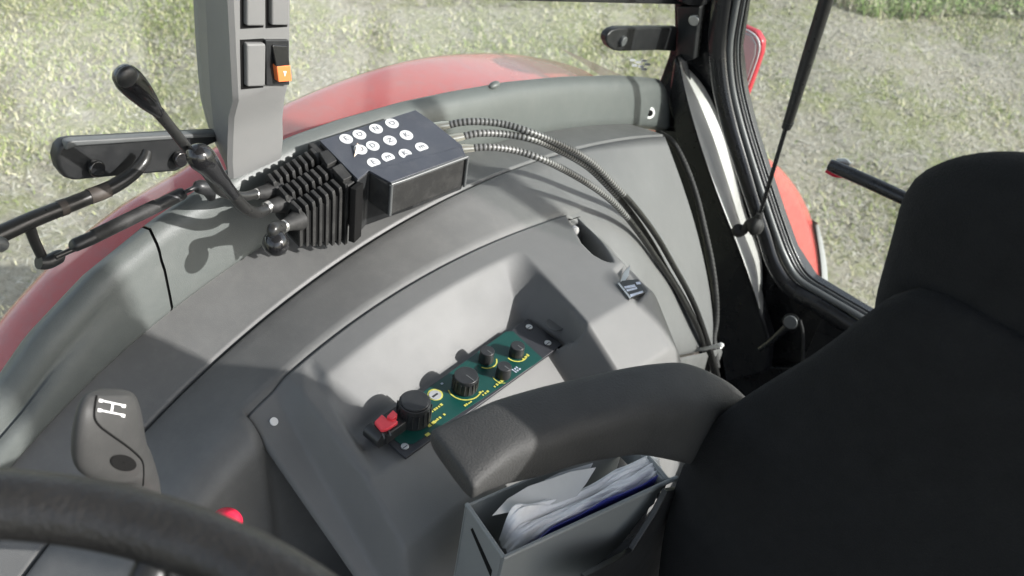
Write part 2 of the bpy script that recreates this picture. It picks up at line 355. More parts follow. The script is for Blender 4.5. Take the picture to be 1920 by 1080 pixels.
def lay_clods(r, x, y, V, Fc, T):
    n = len(x); base = np.stack([x, y, GZ + hgt(x, y)], 1)
    s = r.gamma(2.0, 0.0022, n).clip(0.002, 0.018); t = np.clip(r.beta(1.5, 2.2, n), 0, 1)
    for k in range(3):
        a = r.uniform(0, 6.28, n) + 2.09 * k
        p0 = base + np.stack([np.cos(a) * s, np.sin(a) * s, 0 * s], 1); p1 = base + np.stack([np.cos(a + 2.1) * s, np.sin(a + 2.1) * s, 0 * s], 1)
        V.append(np.stack([p0, p1, base + np.stack([0 * s, 0 * s, s * 0.5], 1)], 1).reshape(-1, 3)); T.append(np.repeat(t, 3))
    m = n // 3; a = r.uniform(0, 6.28, m); l = r.uniform(0.02, 0.07, m); w = 0.0022   # straw lying flat
    b0 = base[:m] + np.array([0, 0, 0.008]); dv = np.stack([np.cos(a) * l, np.sin(a) * l, r.uniform(-.004, .012, m)], 1); wv = np.stack([-np.sin(a) * w, np.cos(a) * w, 0 * a], 1)
    V.append(tris(b0, wv, dv)); T.append(np.repeat(r.uniform(0.6, 1.0, m), 3))
scatter('grass', 330000, (0.6, 9.5, 0.2, 6.2), 'blade', 'short sparse green and straw coloured grass on the field', grow_grass, 3)
scatter('clods', 90000, (0.6, 9.5, 0.2, 6.2), 'clod', 'small clods of earth, stones and straw strewn over the field', lay_clods, 5)
def grow_verge(r, x, y, V, Fc, T):
    d = 0.5 + 0.5 * np.sin(3 * x + y) * np.sin(2.2 * y - x); n = len(x)
    base = np.stack([x, y, GZ + hgt(x, y)], 1); cl = patchy(x, y, 2.2, 1.0); h = r.uniform(0.03, 0.16, n) * np.clip(0.35 + cl, 0.3, 1.2)
    a = r.uniform(0, 6.28, n); b = r.uniform(0, 6.28, n); w = r.uniform(0.003, 0.009, n); lean = r.uniform(0.2, 0.9, n) * h
    wv = np.stack([np.cos(a) * w, np.sin(a) * w, 0 * w], 1); lv = np.stack([np.cos(b) * lean, np.sin(b) * lean, h], 1)
    V.append(tris(base, wv, lv)); T.append(np.repeat(np.clip(1.12 - cl + r.normal(0, 0.2, n), 0, 1), 3))
    for k in range(2):   # broad leaves up the stems
        f = r.uniform(0.3, 0.95, n); p = base + lv * f[:, None]; a2 = r.uniform(0, 6.28, n); l2 = r.uniform(0.01, 0.035, n)
        V.append(tris(p, np.stack([-np.sin(a2) * l2 * .4, np.cos(a2) * l2 * .4, 0 * l2], 1), np.stack([np.cos(a2) * l2, np.sin(a2) * l2, l2 * .3], 1)))
        T.append(np.repeat(np.clip(0.72 - 0.5 * cl + r.normal(0, 0.15, n), 0, 1), 3))
def verge_band(r, x, y, V, Fc, T):
    g1 = onz(1400, -18, GZ); g2 = onz(1920, 62, GZ)        # the verge's near edge runs along this line
    d = nrm(g2 - g1)[:2]; nn = np.array([-d[1], d[0]])
    if np.dot(nn, (FW[0], FW[1])) < 0: nn = -nn
    s = (x - g1[0]) * nn[0] + (y - g1[1]) * nn[1]; e = 0.12 * np.sin(3 * x) + 0.1 * np.sin(5.3 * y + 1)
    k = s > e; grow_verge(r, x[k], y[k], V, Fc, T)
scatter('weeds', 210000, (4.0, 13.5, -2.5, 6.5), 'weed', 'belt of taller rough weeds and dead stalks along the edge of the field', verge_band, 9)

# ================================================================== RED FENDER (outside)
Fcx, Fcz, FR = 0.93, -1.865, 1.095
_fo = [ony(a, b, .985) for a, b in ((-60, 690), (0, 610), (62, 540), (130, 470), (230, 390), (350, 320), (450, 252), (550, 192), (650, 150), (780, 111), (900, 99), (1000, 105), (1090, 128))]
_fa = [math.atan2(p[0] - Fcx, p[2] - Fcz) for p in _fo]; _fr = [math.hypot(p[0] - Fcx, p[2] - Fcz) for p in _fo]
def arc_pt(a, R=FR):     # a: 0 = top, + = rearwards
    R = R - FR + float(np.interp(a, _fa, _fr)); return Fcx + R * math.sin(a), Fcz + R * math.cos(a)
fen = thing('tractor_fender', 'shiny red rear wheel fender curving past the cab window outside', 'fender', (Fcx, 0.9, -0.9))
def fender_part(name, a0, a1, y0, y1, mat, R=FR, n=70, crown=0.02):
    rows = []
    for a in np.linspace(math.radians(a0), math.radians(a1), n):
        row = []
        for s in np.linspace(0, 1, 16):
            rr = R - crown * .9 * (1 - s) ** 2 - .008 * s ** 12 ; x, z = arc_pt(a, rr); row.append((x, y0 + (y1 - y0) * s, z))
        for q in (0.02, 0.05, 0.09): x, z = arc_pt(a, R - .008 - q); row.append((x, y1 + 0.004, z))
        x, z = arc_pt(a, R - .098); row.append((x, y1 - 0.006, z)); 
        x, z = arc_pt(a, R - .03); row.append((x, y1 - 0.02, z)); row.append((x, y0, z))
        rows.append(row)
    return gridm(name, rows, mat, fen)
fender_part('fender_shell', -62, 36, 0.86, 1.00, 'red')
# rear part of the shell reaches inboard behind the cab; its inner edge follows the sight measurements at y = 0.5
ed = [ony(px, py, 0.62) for px, py in ((1405, 262), (1432, 290), (1462, 312), (1485, 335), (1508, 368), (1527, 410), (1538, 455), (1543, 500), (1547, 545), (1550, 600), (1548, 680))]
ed = spline(ed, 40); rows = []
for p in ed:
    if p[0] < 1.60: continue
    rad = nrm((p[0] - Fcx, 0, p[2] - Fcz))
    rows.append([p - rad * 0.30, p - rad * 0.10, p - rad * 0.035, p - rad * 0.010, p + rad * 0.001 + np.array([0, .012, 0]), p + rad * 0.006 + np.array([0, .05, 0]), p + np.array([0, .28, 0]) + rad * .01, p + np.array([0, .5, 0])])
rows = np.array(rows); rows[..., 0] = np.maximum(rows[..., 0], 1.57)
gridm('rear_fender_shell', rows, 'red', fen)
ed2 = spline([ony(px, py, 0.612) for px, py in ((1531, 418), (1541, 452), (1549, 495), (1553, 545), (1556, 600), (1555, 680))], 24)
rows = []
for i, p in enumerate(ed2):
    rad = nrm((p[0] - Fcx, 0, p[2] - Fcz)); w = 0.004 + 0.020 * min(1, i / 14)
    rows.append([p - rad * w * 1.4, p - rad * w * .4 - np.array([0, .006, 0]), p + rad * 0.002, p + np.array([0, .12, 0])])
gridm('fender_extension', rows, 'lamp', fen, label='pale grey extension strip along the rear fender edge')

# tail lamp on the far end of the fender, seen through the rear window
lp = [(1362, 48), (1384, 50), (1413, 63), (1424, 82), (1422, 104), (1410, 140), (1390, 196), (1366, 186)]
lam = thing('tail_lamp', 'grey backed tail lamp with red rim behind the rear window', 'lamp', onx(1395, 195, 1.8))
body = [onx(a, b, 1.80) for a, b in lp]
slab('lamp_housing', [onx(a, b, 1.803) for a, b in ((1362, 52), (1383, 55), (1408, 66), (1418, 84), (1416, 104), (1404, 140), (1384, 186), (1366, 178))], (-1, 0, 0), 0.03, 'lamp', lam, bevel=0.004)
slab('lamp_lens', [p * (1.795 / 1.80) + np.array([0.012, 0, 0]) for p in body], (-1, 0, 0), 0.02, 'redlamp', lam, bevel=0.006)
ptube('lamp_rim', [(1378, 50, 2.2), (1398, 56, 2.4), (1416, 68, 2.6), (1423, 84, 2.6), (1421, 104, 2.2), (1408, 142, 2), (1388, 194, 1.8)], ('x', 1.795), 'lamp', lam, n=30)
boxo('lamp_bracket', onx(1370, 185, 1.84) - np.array([.01, .0, .25]), onx(1380, 185, 1.84) + np.array([.01, .03, 0]), 'black', lam)

# ================================================================== SIDE CONSOLE
fC = np.polyfit([.18, .245, .345, .446, .547, .7, .85, 1.058, 1.3, 1.495, 1.6], [-.925, -.872, -.81, -.775, -.756, -.745, -.75, -.787, -.865, -.948, -1.0], 4)
fD = np.polyfit([.202, .233, .292, .355, .444, .528, .63, .697, .838, .97, 1.099, 1.323, 1.5], [-.956, -.924, -.877, -.839, -.807, -.786, -.754, -.744, -.748, -.761, -.79, -.858, -.93], 4)
fE = np.polyfit([.2, .3, .421, .488, .551, .647, .745, .88, .97, 1.2, 1.5], [-.97, -.88, -.801, -.776, -.76, -.756, -.76, -.781, -.801, -.87, -.99], 4)
zC = lambda x: np.polyval(fC, x); zD = lambda x: np.polyval(fD, x); zE = lambda x: np.polyval(fE, x)
def fB(x): return np.interp(x, [.1, .2, .264, .303, .373, .451, .55, .635, .707, .814, .903, 1.027, 1.158, 1.313, 1.42, 1.482, 1.53], [-.92, -.83, -.785, -.748, -.705, -.676, -.652, -.644, -.648, -.661, -.677, -.703, -.738, -.786, -.826, -.852, -.885])
def surf(x, y):
    return float(np.interp(y, [.6, .68, .75], [zE(x), zD(x), zC(x)]))
def onsurf(px, py, dz=0.0):
    z = -.78
    for _ in range(60): p = onz(px, py, z); z = .5 * z + .5 * (surf(p[0], p[1]) + dz)
    return onz(px, py, z)

con = thing('side_console', 'long moulded grey side console arching over the wheel', 'console', (0.7, 0.6, -1.3))
def lip(row, d=0.006, side=+1): return row
xsC = np.linspace(0.06, 1.335, 110)
rows = []
for x in xsC:                                   # outer band between window trim and groove
    c, d = zC(x), zD(x); r = []
    for s in (0, .04, .25, .5, .75, .96, 1):
        y = .762 + (.684 - .762) * s; z = c + (d - c) * s
        if s > 0.95: z -= 0.0004
        r.append((x, y, z))
    r.append((x, .683, r[-1][2] - .010)); rows.append(r)
gridm('outer_console_band', rows, 'console', con)
rows = []
for x in xsC:                                   # groove floor
    d = zD(x) - .009; rows.append([(x, .690, d), (x, .672, d)])
gridm('groove_floor', rows, 'groove', con)
rows = []
for x in np.r_[np.linspace(0.06, .4190, 36), np.linspace(.4198, 1.0, 60)]:            # inner band, rolls over towards the driver
    d, e = zD(x), zE(x); r = [(x, .6785, d - .012), (x, .6785, d - .001), (x, .676, d)]
    for s in (.2, .45, .7, .85): r.append((x, .676 + (.600 - .676) * s, d + (e - d) * s))
    r.append((x, .600, e))
    R0 = .034
    for t in np.linspace(10, 84, 9):
        tt = math.radians(t)
        r.append((x, .600 - R0 * math.sin(tt) * 1.0, e - (.014 if x > .4195 else 0) - R0 * (1 - math.cos(tt)) - .05 * (math.sin(tt)) * R0))
    yl, zl = r[-1][1], r[-1][2]
    for k in (.05, .15, .3, .55): r.append((x, yl - .10 * k, zl - k))
    rows.append(r)
gridm('inner_console_band', rows, 'console', con)

# moulded control panel: a height field with a recess, a raised rim, a key slot
sstep = lambda t: (lambda u: u * u * (3 - 2 * u))(np.clip(t, 0, 1))
px_ = np.arange(0.4215, 1.10, 0.0028); py_ = np.arange(0.235, 0.5965, 0.0028)
PX, PY = np.meshgrid(px_, py_, indexing='ij'); T = zE(PX)
zrim = -.774 - .25 * (.6 - PY)                                       # rim height along the front end
zrim = np.where(PY < .44, -.812 - .62 * (.44 - PY), zrim)
# plateau (rear) and its driver-side face
blend = np.clip((PX - .742) / .020, 0, 1)
yc = .452 + (.421 - .452) * blend
ztop = np.where(blend > 0, (-.812) * (1 - blend) + T * blend, -.812)
face = ztop - .70 * (yc - PY); lowf = yc - .062
face = np.where(PY < lowf, ztop - .70 * .062 - 3.2 * (lowf - PY), face)
flo = -.812 + np.clip((PY - .510) / .054, 0, 1) * (T + .812) # floor, rising to the window side
flo = np.minimum(flo, T)
xf = .462 + (PY - .44) * .22                                         # recess front wall
mf = np.clip((PX - xf) / .010, 0, 1)
xr = .763 + (np.clip(PY, .42, .6) - .425) * .36                      # recess rear wall top line
wr = .008 + np.clip((PY - .455) / .06, 0, 1) * .030
mr = np.clip((PX - (xr - wr)) / wr, 0, 1)
rimT = np.minimum(T, zrim)
H = rimT * (1 - mf) + flo * mf
H = H * (1 - mr) + T * mr
yfade = sstep((PY - .585) / .010); H = H * (1 - yfade) + T * yfade
H = np.where(PY < yc, np.minimum(face, H + 1), H)
H = np.where((PY >= yc) & (PY < yc + .006), np.minimum(H, face + .0 * PY + .001 + .7 * 0), H)
# front flange: lower step in front of the rim
zfl = T - .003 - .57 * (.6 - PY); xfl = .455 - (.6 - PY) * .10
mfl = np.clip((PX - (xfl)) / .018, 0, 1)
H = zfl * (1 - mfl) + H * mfl
H = np.where(PX < xfl, zfl, H)
# rear end rolls down
xe = .955 - (.60 - PY) * .40; dn = np.clip(PX - xe, 0, 1)
H = H - np.where(dn > 0, np.minimum(dn * dn * 16, dn * 1.15 - .018 * (dn > .03)), 0).clip(0)
# key slot
def polydist(poly):
    P = np.array(poly); ins = np.zeros(PX.shape, bool); dist = np.full(PX.shape, 9.0); n = len(P)
    for i in range(n):
        a, b = P[i], P[(i + 1) % n]; ab = b - a; t = np.clip(((PX - a[0]) * ab[0] + (PY - a[1]) * ab[1]) / (ab @ ab), 0, 1)
        dist = np.minimum(dist, np.hypot(PX - a[0] - t * ab[0], PY - a[1] - t * ab[1]))
        cond = ((a[1] > PY) != (b[1] > PY)) & (PX < (b[0] - a[0]) * (PY - a[1]) / (b[1] - a[1] + 1e-12) + a[0]); ins ^= cond
    return np.where(ins, dist, -dist)
slot = [onsurf(a, b)[:2] for a, b in ((1060, 400), (1078, 393), (1104, 416), (1130, 452), (1150, 491), (1136, 489), (1113, 477), (1091, 455), (1078, 430))]
H = H - .040 * sstep(polydist(slot) / .007)
key_pit = [onsurf(a, b)[:2] for a, b in ((1150, 505), (1180, 480), (1215, 545), (1195, 570))]
H = H - .006 * sstep(polydist(key_pit) / .006)
def panel_z(x, y):
    i = int(np.clip(round((x - px_[0]) / .0028), 0, len(px_) - 1)); j = int(np.clip(round((y - py_[0]) / .0028), 0, len(py_) - 1)); return float(H[i, j])
def onpanel(px, py, dz=0.0):
    best = None
    for z in np.arange(-.70, -1.2, -.0007):
        p = onz(px, py, z)
        if px_[0] <= p[0] <= px_[-1] and py_[0] <= p[1] <= py_[-1] and panel_z(p[0], p[1]) + dz >= z: return p
    return onz(px, py, -.8)
for _ in range(1):
    H[1:-1, 1:-1] = .5 * H[1:-1, 1:-1] + .125 * (H[:-2, 1:-1] + H[2:, 1:-1] + H[1:-1, :-2] + H[1:-1, 2:])
G = np.stack([PX, PY, H], -1)
skirt = lambda R: np.stack([R[..., 0], R[..., 1], R[..., 2] - .012], -1)
G = np.concatenate([skirt(G[:1]), G], 0); G = np.concatenate([G, skirt(G[:, -1:])], 1)
gridm('control_panel_moulding', G, 'panel', con)
rows = [[(x, .5965 + k, zE(x) - .008) for k in (-.004, .004)] for x in np.linspace(.40, .98, 60)]
gridm('seam_line', rows, 'groove', con)
# dark seam down the panel's front edge
# side of the console under the panel
rows = []
for x in np.linspace(.425, 1.08, 10): rows.append([(x, .262, -1.00), (x, .25, -1.2), (x, .24, -1.35)])
gridm('lower_side_panel', rows, 'console', con)
# rear quarter of the console falling to the cab corner
Q = [onsurf(1070, 398), onx(1112, 440, .985), onx(1165, 500, 1.00), onx(1212, 580, 1.02), onx(1245, 655, 1.05), onx(1290, 657, 1.16), onx(1345, 645, 1.32)]
Q[0] = np.array((.955, .598, zE(.955) - .004)); Dp = [np.array((x, .6775, zD(x) - .0005)) for x in (.955, 1.02, 1.09, 1.15, 1.21, 1.27, 1.33)]
Q = spline(Q, 30); Dp = spline(Dp, 30); rows = []
for a, b in zip(Dp, Q):
    r = [a + np.array([0, .001, -.012]), a]
    for s in np.linspace(.05, 1, 12): r.append(a + (b - a) * s + np.array([.0, -.012, .012]) * math.sin(math.pi * s) * min(1, len(rows) / 12))
    r.append(b + np.array([0, .004, -.012])); rows.append(r)
gridm('rear_console_quarter', rows, 'panel', con)  # paler panel plastic puts the sun on this slope into the colour
rows = []
for b in Q[12:]: rows.append([b + np.array([-.002, -.010, -.002]), b + np.array([0, -.014, -.010]), b + np.array([.01, -.012, -.09]), b + np.array([.03, -.01, -.25])])
gridm('rear_lower_panel', rows, 'console', con)
# flange screw, panel screws, oval blank
p = onpanel(513, 791); n_fl = nrm((0.05, -.5, .86)); cyl('screw', p, n_fl, .0045, .0022, 'white', con)
p = onpanel(1077, 432, -.002); ball('screw', onsurf(1077, 432, -.006), .0065, 'white', con)
p = onpanel(1041, 608); cyl('blanking_plug', p - np.array([0, 0, .0015]), (0, 0, 1), .011, .0024, 'panel', con)
# key label with its upright metal tab
kp = [onsurf(a, b, .002) for a, b in ((1160, 533), (1166, 526), (1197, 523), (1210, 547), (1182, 559))]
slab('key_label', kp, (0, 0, 1), .004, 'black', con, bevel=.0006)
for q in (((1170, 537), (1190, 533), (1192, 537), (1172, 541)), ((1192, 529), (1200, 528), (1202, 532), (1194, 533)), ((1174, 543), (1194, 538), (1195, 541), (1176, 546)), ((1181, 552), (1205, 545), (1206, 548), (1183, 556))):
    slab('label_print', [onsurf(a, b, .0026) for a, b in q], (0, 0, 1), .0008, 'paleprint', con, bevel=0)
slab('label_edge', [onsurf(a, b, .003) for a, b in ((1158, 531), (1161, 529), (1183, 557), (1181, 560))], (0, 0, 1), .006, 'steel', con, bevel=.0004)
b0, b1 = onsurf(1163, 530), onsurf(1171, 528)
slab('metal_tab', [b0, b1, onsurf(1179, 517) + np.array([-.002, -.002, .012]) * 0 , onsurf(1182, 497), onsurf(1170, 510)], (-.3, -.8, .5), .0015, 'steel', con, bevel=.0003)

# ================================================================== WINDOW TRIM
tr = thing('window_sill_trim', 'grey green padded sill trim running under the side window', 'sill trim', (0.8, 0.775, -1.0))
def trim_section(x, end=0.0):
    B, C = float(fB(x)), float(zC(x)); C = min(C, B - .07); k = float(np.interp(x, [.3, .6], [1, 0])); e = end
    B -= e * .045; 
    led = .030 * k + .013 * (1 - k)
    return [(x, .835, B - .08), (x, .812, B - .035), (x, .800, B - .018), (x, .788, B - .005), (x, .778 - .006 * k, B - .0005), (x, .768 - .006 * k, B - led * .62), (x, .764 - .005 * k, B - led), (x, .760, B - led - .010),
            (x, .7555, .55 * B + .45 * C), (x, .751, .2 * B + .8 * C), (x, .7495, C + .004), (x, .752, C - .002), (x, .765, C - .012)]
def trim_part(x0, x1, n, endcap=False):
    rows = []
    for x in np.linspace(x0, x1, n):
        e = max(0, (x - (x1 - .05)) / .05) ** 2 if endcap else 0; rows.append(trim_section(x, e))
    if endcap:
        last = np.array(rows[-1]); cc = np.array((x1, .79, last[:, 2].mean()))
        for k in (.97, .9): r = cc + (last - cc) * k; r[:, 0] = x1 + .004 + .01 * (1 - k) * 5; rows.append(r)
    return gridm('trim_section', rows, 'trim', tr)
trim_part(.06, .4395, 36); trim_part(.4425, 1.495, 90, True)
rows = [[(.441 + d, q[1] + .002, q[2] - .003) for d in (-.003, .003)] for q in trim_section(.441)]
gridm('trim_joint', rows, 'groove', tr)
for px, py in ((280, 455), (345, 402), (925, 156)):
    p = ony(px, py, .778); ball('screw_cap', (p[0], p[1] - .002, p[2] - .002), .011, 'trim', tr, sq=(1, .5, .45))
p = ony(1215, 211, .757); cyl('grommet', p, (-.5, -1, .45), .0115, .007, 'white', tr, r2=.0105, bevel=.0015); cyl('grommet_hole', p + nrm((-.5, -1, .45)) * .0071, (-.5, -1, .45), .0055, .0008, 'groove', tr, bevel=0)

# ================================================================== WINDOW PILLAR WITH SWITCHES
pil = thing('window_pillar', 'upright grey plastic pillar cover with switch blanks beside the side window', 'pillar', (.60, .79, -.69))
yF = .745
lv = [(-170, 384, 434, 551, yF), (0, 387, 432, 548, yF), (120, 392, 438, 547, yF), (178, 395, 441, 546, yF), (192, 396, 442, 545, yF + .001), (222, 398, 434, 538, yF + .016), (262, 402, 432, 534, yF + .020), (305, 412, 431, 535, yF + .021), (338, 422, 433, 531, yF + .021)]
rings = []
for row, L, Mx, Rx, yf in lv:
    l = ony(L, row, .80); m = ony(Mx, row, yf); r = ony(Rx, row, yf); z = m[2]
    a = np.array((l[0], .800, z)); rr = np.array((r[0], yf, z)); mm = np.array((m[0], yf, z)); g = .010
    rings.append([a, a + (mm - a) * .85, mm + np.array((-.0005, .004, 0)), mm + np.array((.004, 0.0003, 0)), mm + np.array((.012, 0, 0)), rr - np.array((.008, 0, 0)), rr + np.array((-.002, .001, 0)), rr + np.array((.0, .006, 0)), rr + np.array((.004, .05, 0)), np.array((a[0] + .02, .85, z))])
rings = np.array(rings); top = rings[0].copy(); top[:, 2] = .42; top[:, 0] -= .01; rings = np.concatenate([[top], rings])
rings = np.concatenate([rings, rings[:, :1]], 1)
o = gridm('pillar_cover', rings, 'pillar', pil, smooth='angle', angle=28)
def fr(px, py): return ony(px, py, yF)
for q in (((456, -40), (491, -40), (491, 45), (456, 45)), ((503, -40), (536, -40), (536, 44), (503, 44)), ((456, 78), (492, 78), (491, 158), (457, 159))):
    P = [fr(*a) for a in q]
    slab('blank_recess', [p + np.array([-.0035 if i in (0, 3) else .0015, -.0004, .003 if i < 2 else -.004]) for i, p in enumerate(P)], (0, -1, 0), .004, 'groove', pil, bevel=0)
    slab('switch_blank', [p + np.array([0, -.006, 0]) for p in P], (0, -1, 0), .008, 'pillar', pil, bevel=.0022)
sw = slab('rocker_switch', [fr(*a) + np.array([0, -.0035, 0]) for a in ((494, 73), (538, 73), (539, 157), (496, 158))], (0, -1, 0), .006, 'black', pil, bevel=.001)
slab('rocker', [fr(*a) + np.array([0, -.005 - .002 * k, 0]) for k, a in enumerate(((505, 81), (531, 81), (533, 116), (506, 117)))], (0, -1, 0), .005, 'blackgloss', sw, bevel=.001)
slab('orange_cap', [fr(*a) + np.array([0, -.010, 0]) for a in ((507, 117), (533, 116), (536, 145), (511, 147))], (0, -1, 0), .008, 'orange', sw, bevel=.001)
slab('switch_mark', [fr(*a) + np.array([0, -.0104, 0]) for a in ((519, 126), (525, 126), (522, 136))], (0, -1, 0), .001, 'white', sw, bevel=0)

# ================================================================== SIDE WINDOW + HARDWARE
gw = thing('side_window', 'dusty, haze-veiled side window pane above the grey green sill trim', 'window', (1.0, .81, -.8))
slab('glass_pane', [(.05, .830, .35), (.05, .830, -1.2), (1.56, .830, -1.2), (1.60, .830, .35)], (0, -1, 0), .004, 'glass', gw, bevel=0)
slab('top_bar', [ony(a, b, .80) for a, b in ((700, -60), (1318, -60), (1314, 10), (1260, 9), (1040, 4), (780, -2), (700, -4))], (0, -1, 0), .02, 'black', gw, bevel=.003)
for k, (a, b) in enumerate(((1186, 113), (1197, 117), (1208, 114), (1190, 123), (1202, 125), (1214, 121), (1208, 130))):
    slab('etched_mark', [ony(a + dx, b + dy, .8058) for dx, dy in ((-5, -3), (5, -2), (5, 2), (-5, 2))], (0, -1, 0), .0005, 'lamp', gw, bevel=0)
ROUND = lambda x0, y0, x1, y1, r: None
hg = gw
poly = [(1160, 53), (1148, 57), (1139, 66), (1137, 76), (1142, 88), (1152, 95), (1162, 97), (1230, 95), (1268, 97), (1272, 52), (1220, 52)]
slab('hinge_arm', [ony(a, b, .79) for a, b in poly], (0, -1, 0), .014, 'black', hg, bevel=.003)
p = ony(1166, 76, .79); cyl('bolt_head', p + np.array([0, .002, 0]), (0, -1, 0), .0085, .008, 'seal', hg, bevel=.002)

# left hand: plate, bent stay tube, gas strut of the opening window
lt = thing('window_latch_plate', 'long black rounded plate behind the hand levers', 'latch plate', ony(250, 330, .818))
poly = [(122, 268), (112, 280), (107, 300), (112, 320), (124, 335), (140, 340), (200, 334), (330, 323), (352, 312), (356, 290), (420, 262), (420, 250), (330, 254), (200, 262), (140, 265)]
slab('plate', [ony(a, b, .808) for a, b in poly], (0, -1, 0), .016, 'black', lt, bevel=.004)
slab('plate_ledge', [ony(a, b, .804) for a, b in ((126, 268), (140, 264), (200, 261), (330, 253), (418, 249), (418, 257), (330, 262), (205, 271), (145, 275), (124, 283))], (0, -1, 0), .010, 'seal', lt, bevel=.002)
for a, b in ((176, 313), (334, 296)): cyl('bolt_head', ony(a, b, .806), (0, -1, .2), .0085, .008, 'blackgloss', lt, bevel=.002)
st = thing('stay_tube', 'bent black grab tube with brown tape reaching left outside the window', 'tube', ony(150, 380, .798))
ptube('tube', [(276, 284, 9, .793), (268, 304, 12, .788), (248, 326, 13, .786), (215, 348, 14, .786), (180, 364, 14, .786), (120, 388, 15, .786), (60, 412, 16, .786), (5, 437, 17, .786), (-60, 466, 17, .786)], ('y', .786), 'shaft', st, n=60, sides=20)
ptube('tape_band', [(166, 369, 15.2), (178, 365, 15.2), (192, 359.5, 15.2), (203, 355, 15)], ('y', .786), 'tape', st, n=10, sides=20, label='brown tape wound round the tube')
ptube('tape_band', [(110, 392, 15.9), (124, 387, 15.9)], ('y', .786), 'tape', st, n=5, sides=20)
ptube('end_fitting', [(-20, 452, 14), (0, 458, 15), (6, 463, 12)], ('y', .768), 'seal', st, n=10)
ptube('drop_link', [(55, 425, 11), (66, 455, 10), (80, 484, 10)], ('y', .784), 'shaft', st, n=12)
ptube('link_collar', [(72, 492, 13), (90, 491, 14), (112, 480, 13), (118, 478, 9)], ('y', .780), 'black', st, n=16)
gs = thing('window_gas_strut', 'short black gas strut lying along the red fender edge', 'gas strut', ony(250, 400, .778), 'gas struts')
ptube('rod', [(104, 482, 5.5), (150, 462, 5.5)], ('y', .764), 'shaft', gs)
ptube('cylinder', [(134, 459, 9), (140, 459.5, 13), (168, 448, 13), (250, 408, 12.5), (340, 364, 12), (345, 361, 10)], ('y', .764), 'black', gs, sides=20)
ptube('strut_label', [(176, 443, 13.3), (292, 386, 12.6)], ('y', .764), 'rubber', gs, sides=20, cap=False)
ptube('end_joint', [(345, 361, 4), (360, 354, 4.5), (366, 351, 6), (370, 350, 12), (384, 352, 14), (392, 358, 13), (396, 372, 8)], ('y', .758), 'black', gs, n=14)

# ================================================================== CABLE CONTROL BOX
YB0, ZB0 = .655, -.655; NB = nrm((0, -.2, 1)); PB = np.array((.7, YB0, ZB0))
def onb(px, py, up=0.0): return onpl(px, py, PB + NB * up, NB)
bx = thing('lever_control_box', 'black three lever cable control box with white round stickers', 'control box', (.70, .69, -.75))
down = np.array((0, 0, -1.0))
mainp = [onb(a, b) for a, b in ((599, 263), (779, 206), (806, 224), (866, 272), (874, 294), (780, 328), (691, 320), (671, 336))]
def prism(name, top, hgt_, mat, parent, bevel=.002, **kw):
    k = len(top); V = [np.array(p) for p in top] + [np.array(p) + down * (hgt_ if np.isscalar(hgt_) else hgt_[i]) for i, p in enumerate(top)]
    Fc = [tuple(range(k)), tuple(range(2 * k - 1, k - 1, -1))] + [(i, i + k, (i + 1) % k + k, (i + 1) % k) for i in range(k)]
    return obj(name, V, Fc, mat, parent, bevel=bevel, **kw)
lowtop = [p - NB * .003 for p in mainp]
prism('box_body', lowtop, [.045, .045, .045, .045, .045, .045, .075, .080], 'black', bx)
slab('cover_plate', mainp, NB, .0028, 'boxtop', bx, bevel=.0007)
side = [onb(a, b, .0005) for a, b in ((691, 319), (866, 273), (877, 293), (732, 347))]
prism('front_housing', [p - NB * .0015 for p in side], .043, 'rubber', bx, bevel=.0035)
slab('housing_cover', [onb(a, b, .0012) for a, b in ((693, 320), (860, 276), (870, 292), (733, 342))], NB, .003, 'boxtop', bx, bevel=.0007)
# paler lip along the housing's edge
lipp = [onb(a, b, .001) for a, b in ((733, 346), (760, 337), (800, 322), (840, 307), (876, 294))]
tube('pale_edge', spline(lipp, 16), .0022, 'seal', bx, sides=8)
tube('corner_edge', [lipp[0] + np.array([0, -.0008, 0]), lipp[0] + down * .042 + np.array([0, -.0008, 0])], .0022, 'seal', bx, sides=8)
tube('corner_edge', [lipp[-1] + np.array([0, -.0008, 0]), lipp[-1] + down * .042 + np.array([0, -.0008, 0])], .0018, 'seal', bx, sides=8)
prism('mounting_bracket', [(.70, .715, -.69), (.75, .715, -.69), (.75, .735, -.69), (.70, .735, -.69)], .06, 'black', bx)
slab('base_plate', [onb(a, b, -.062) for a, b in ((655, 372), (738, 378), (868, 325), (800, 240), (600, 300))], NB, .003, 'rubber', bx, bevel=.001)
# dark coupling strip between box and bellows
for a, b, c_, d in (((576, 268), (602, 262), (672, 336), (652, 349)),):
    prism('coupling_block', [onb(*q, -.006) for q in (a, b, c_, d)], .05, 'rubber', bx, bevel=.002)
prism('coupling_face', [onb(*q, -.004) for q in ((656, 352), (671, 340), (682, 343), (668, 356))], .075, 'groove', bx, bevel=.001)
for q0, q1, q2, q3 in (((598, 285), (618, 279), (632, 300), (614, 310)), ((622, 314), (640, 305), (660, 330), (644, 338))):
    slab('clamp_tab', [onb(*q, -.001) for q in (q0, q1, q2, q3)], NB, .006, 'rubber', bx, bevel=.001)
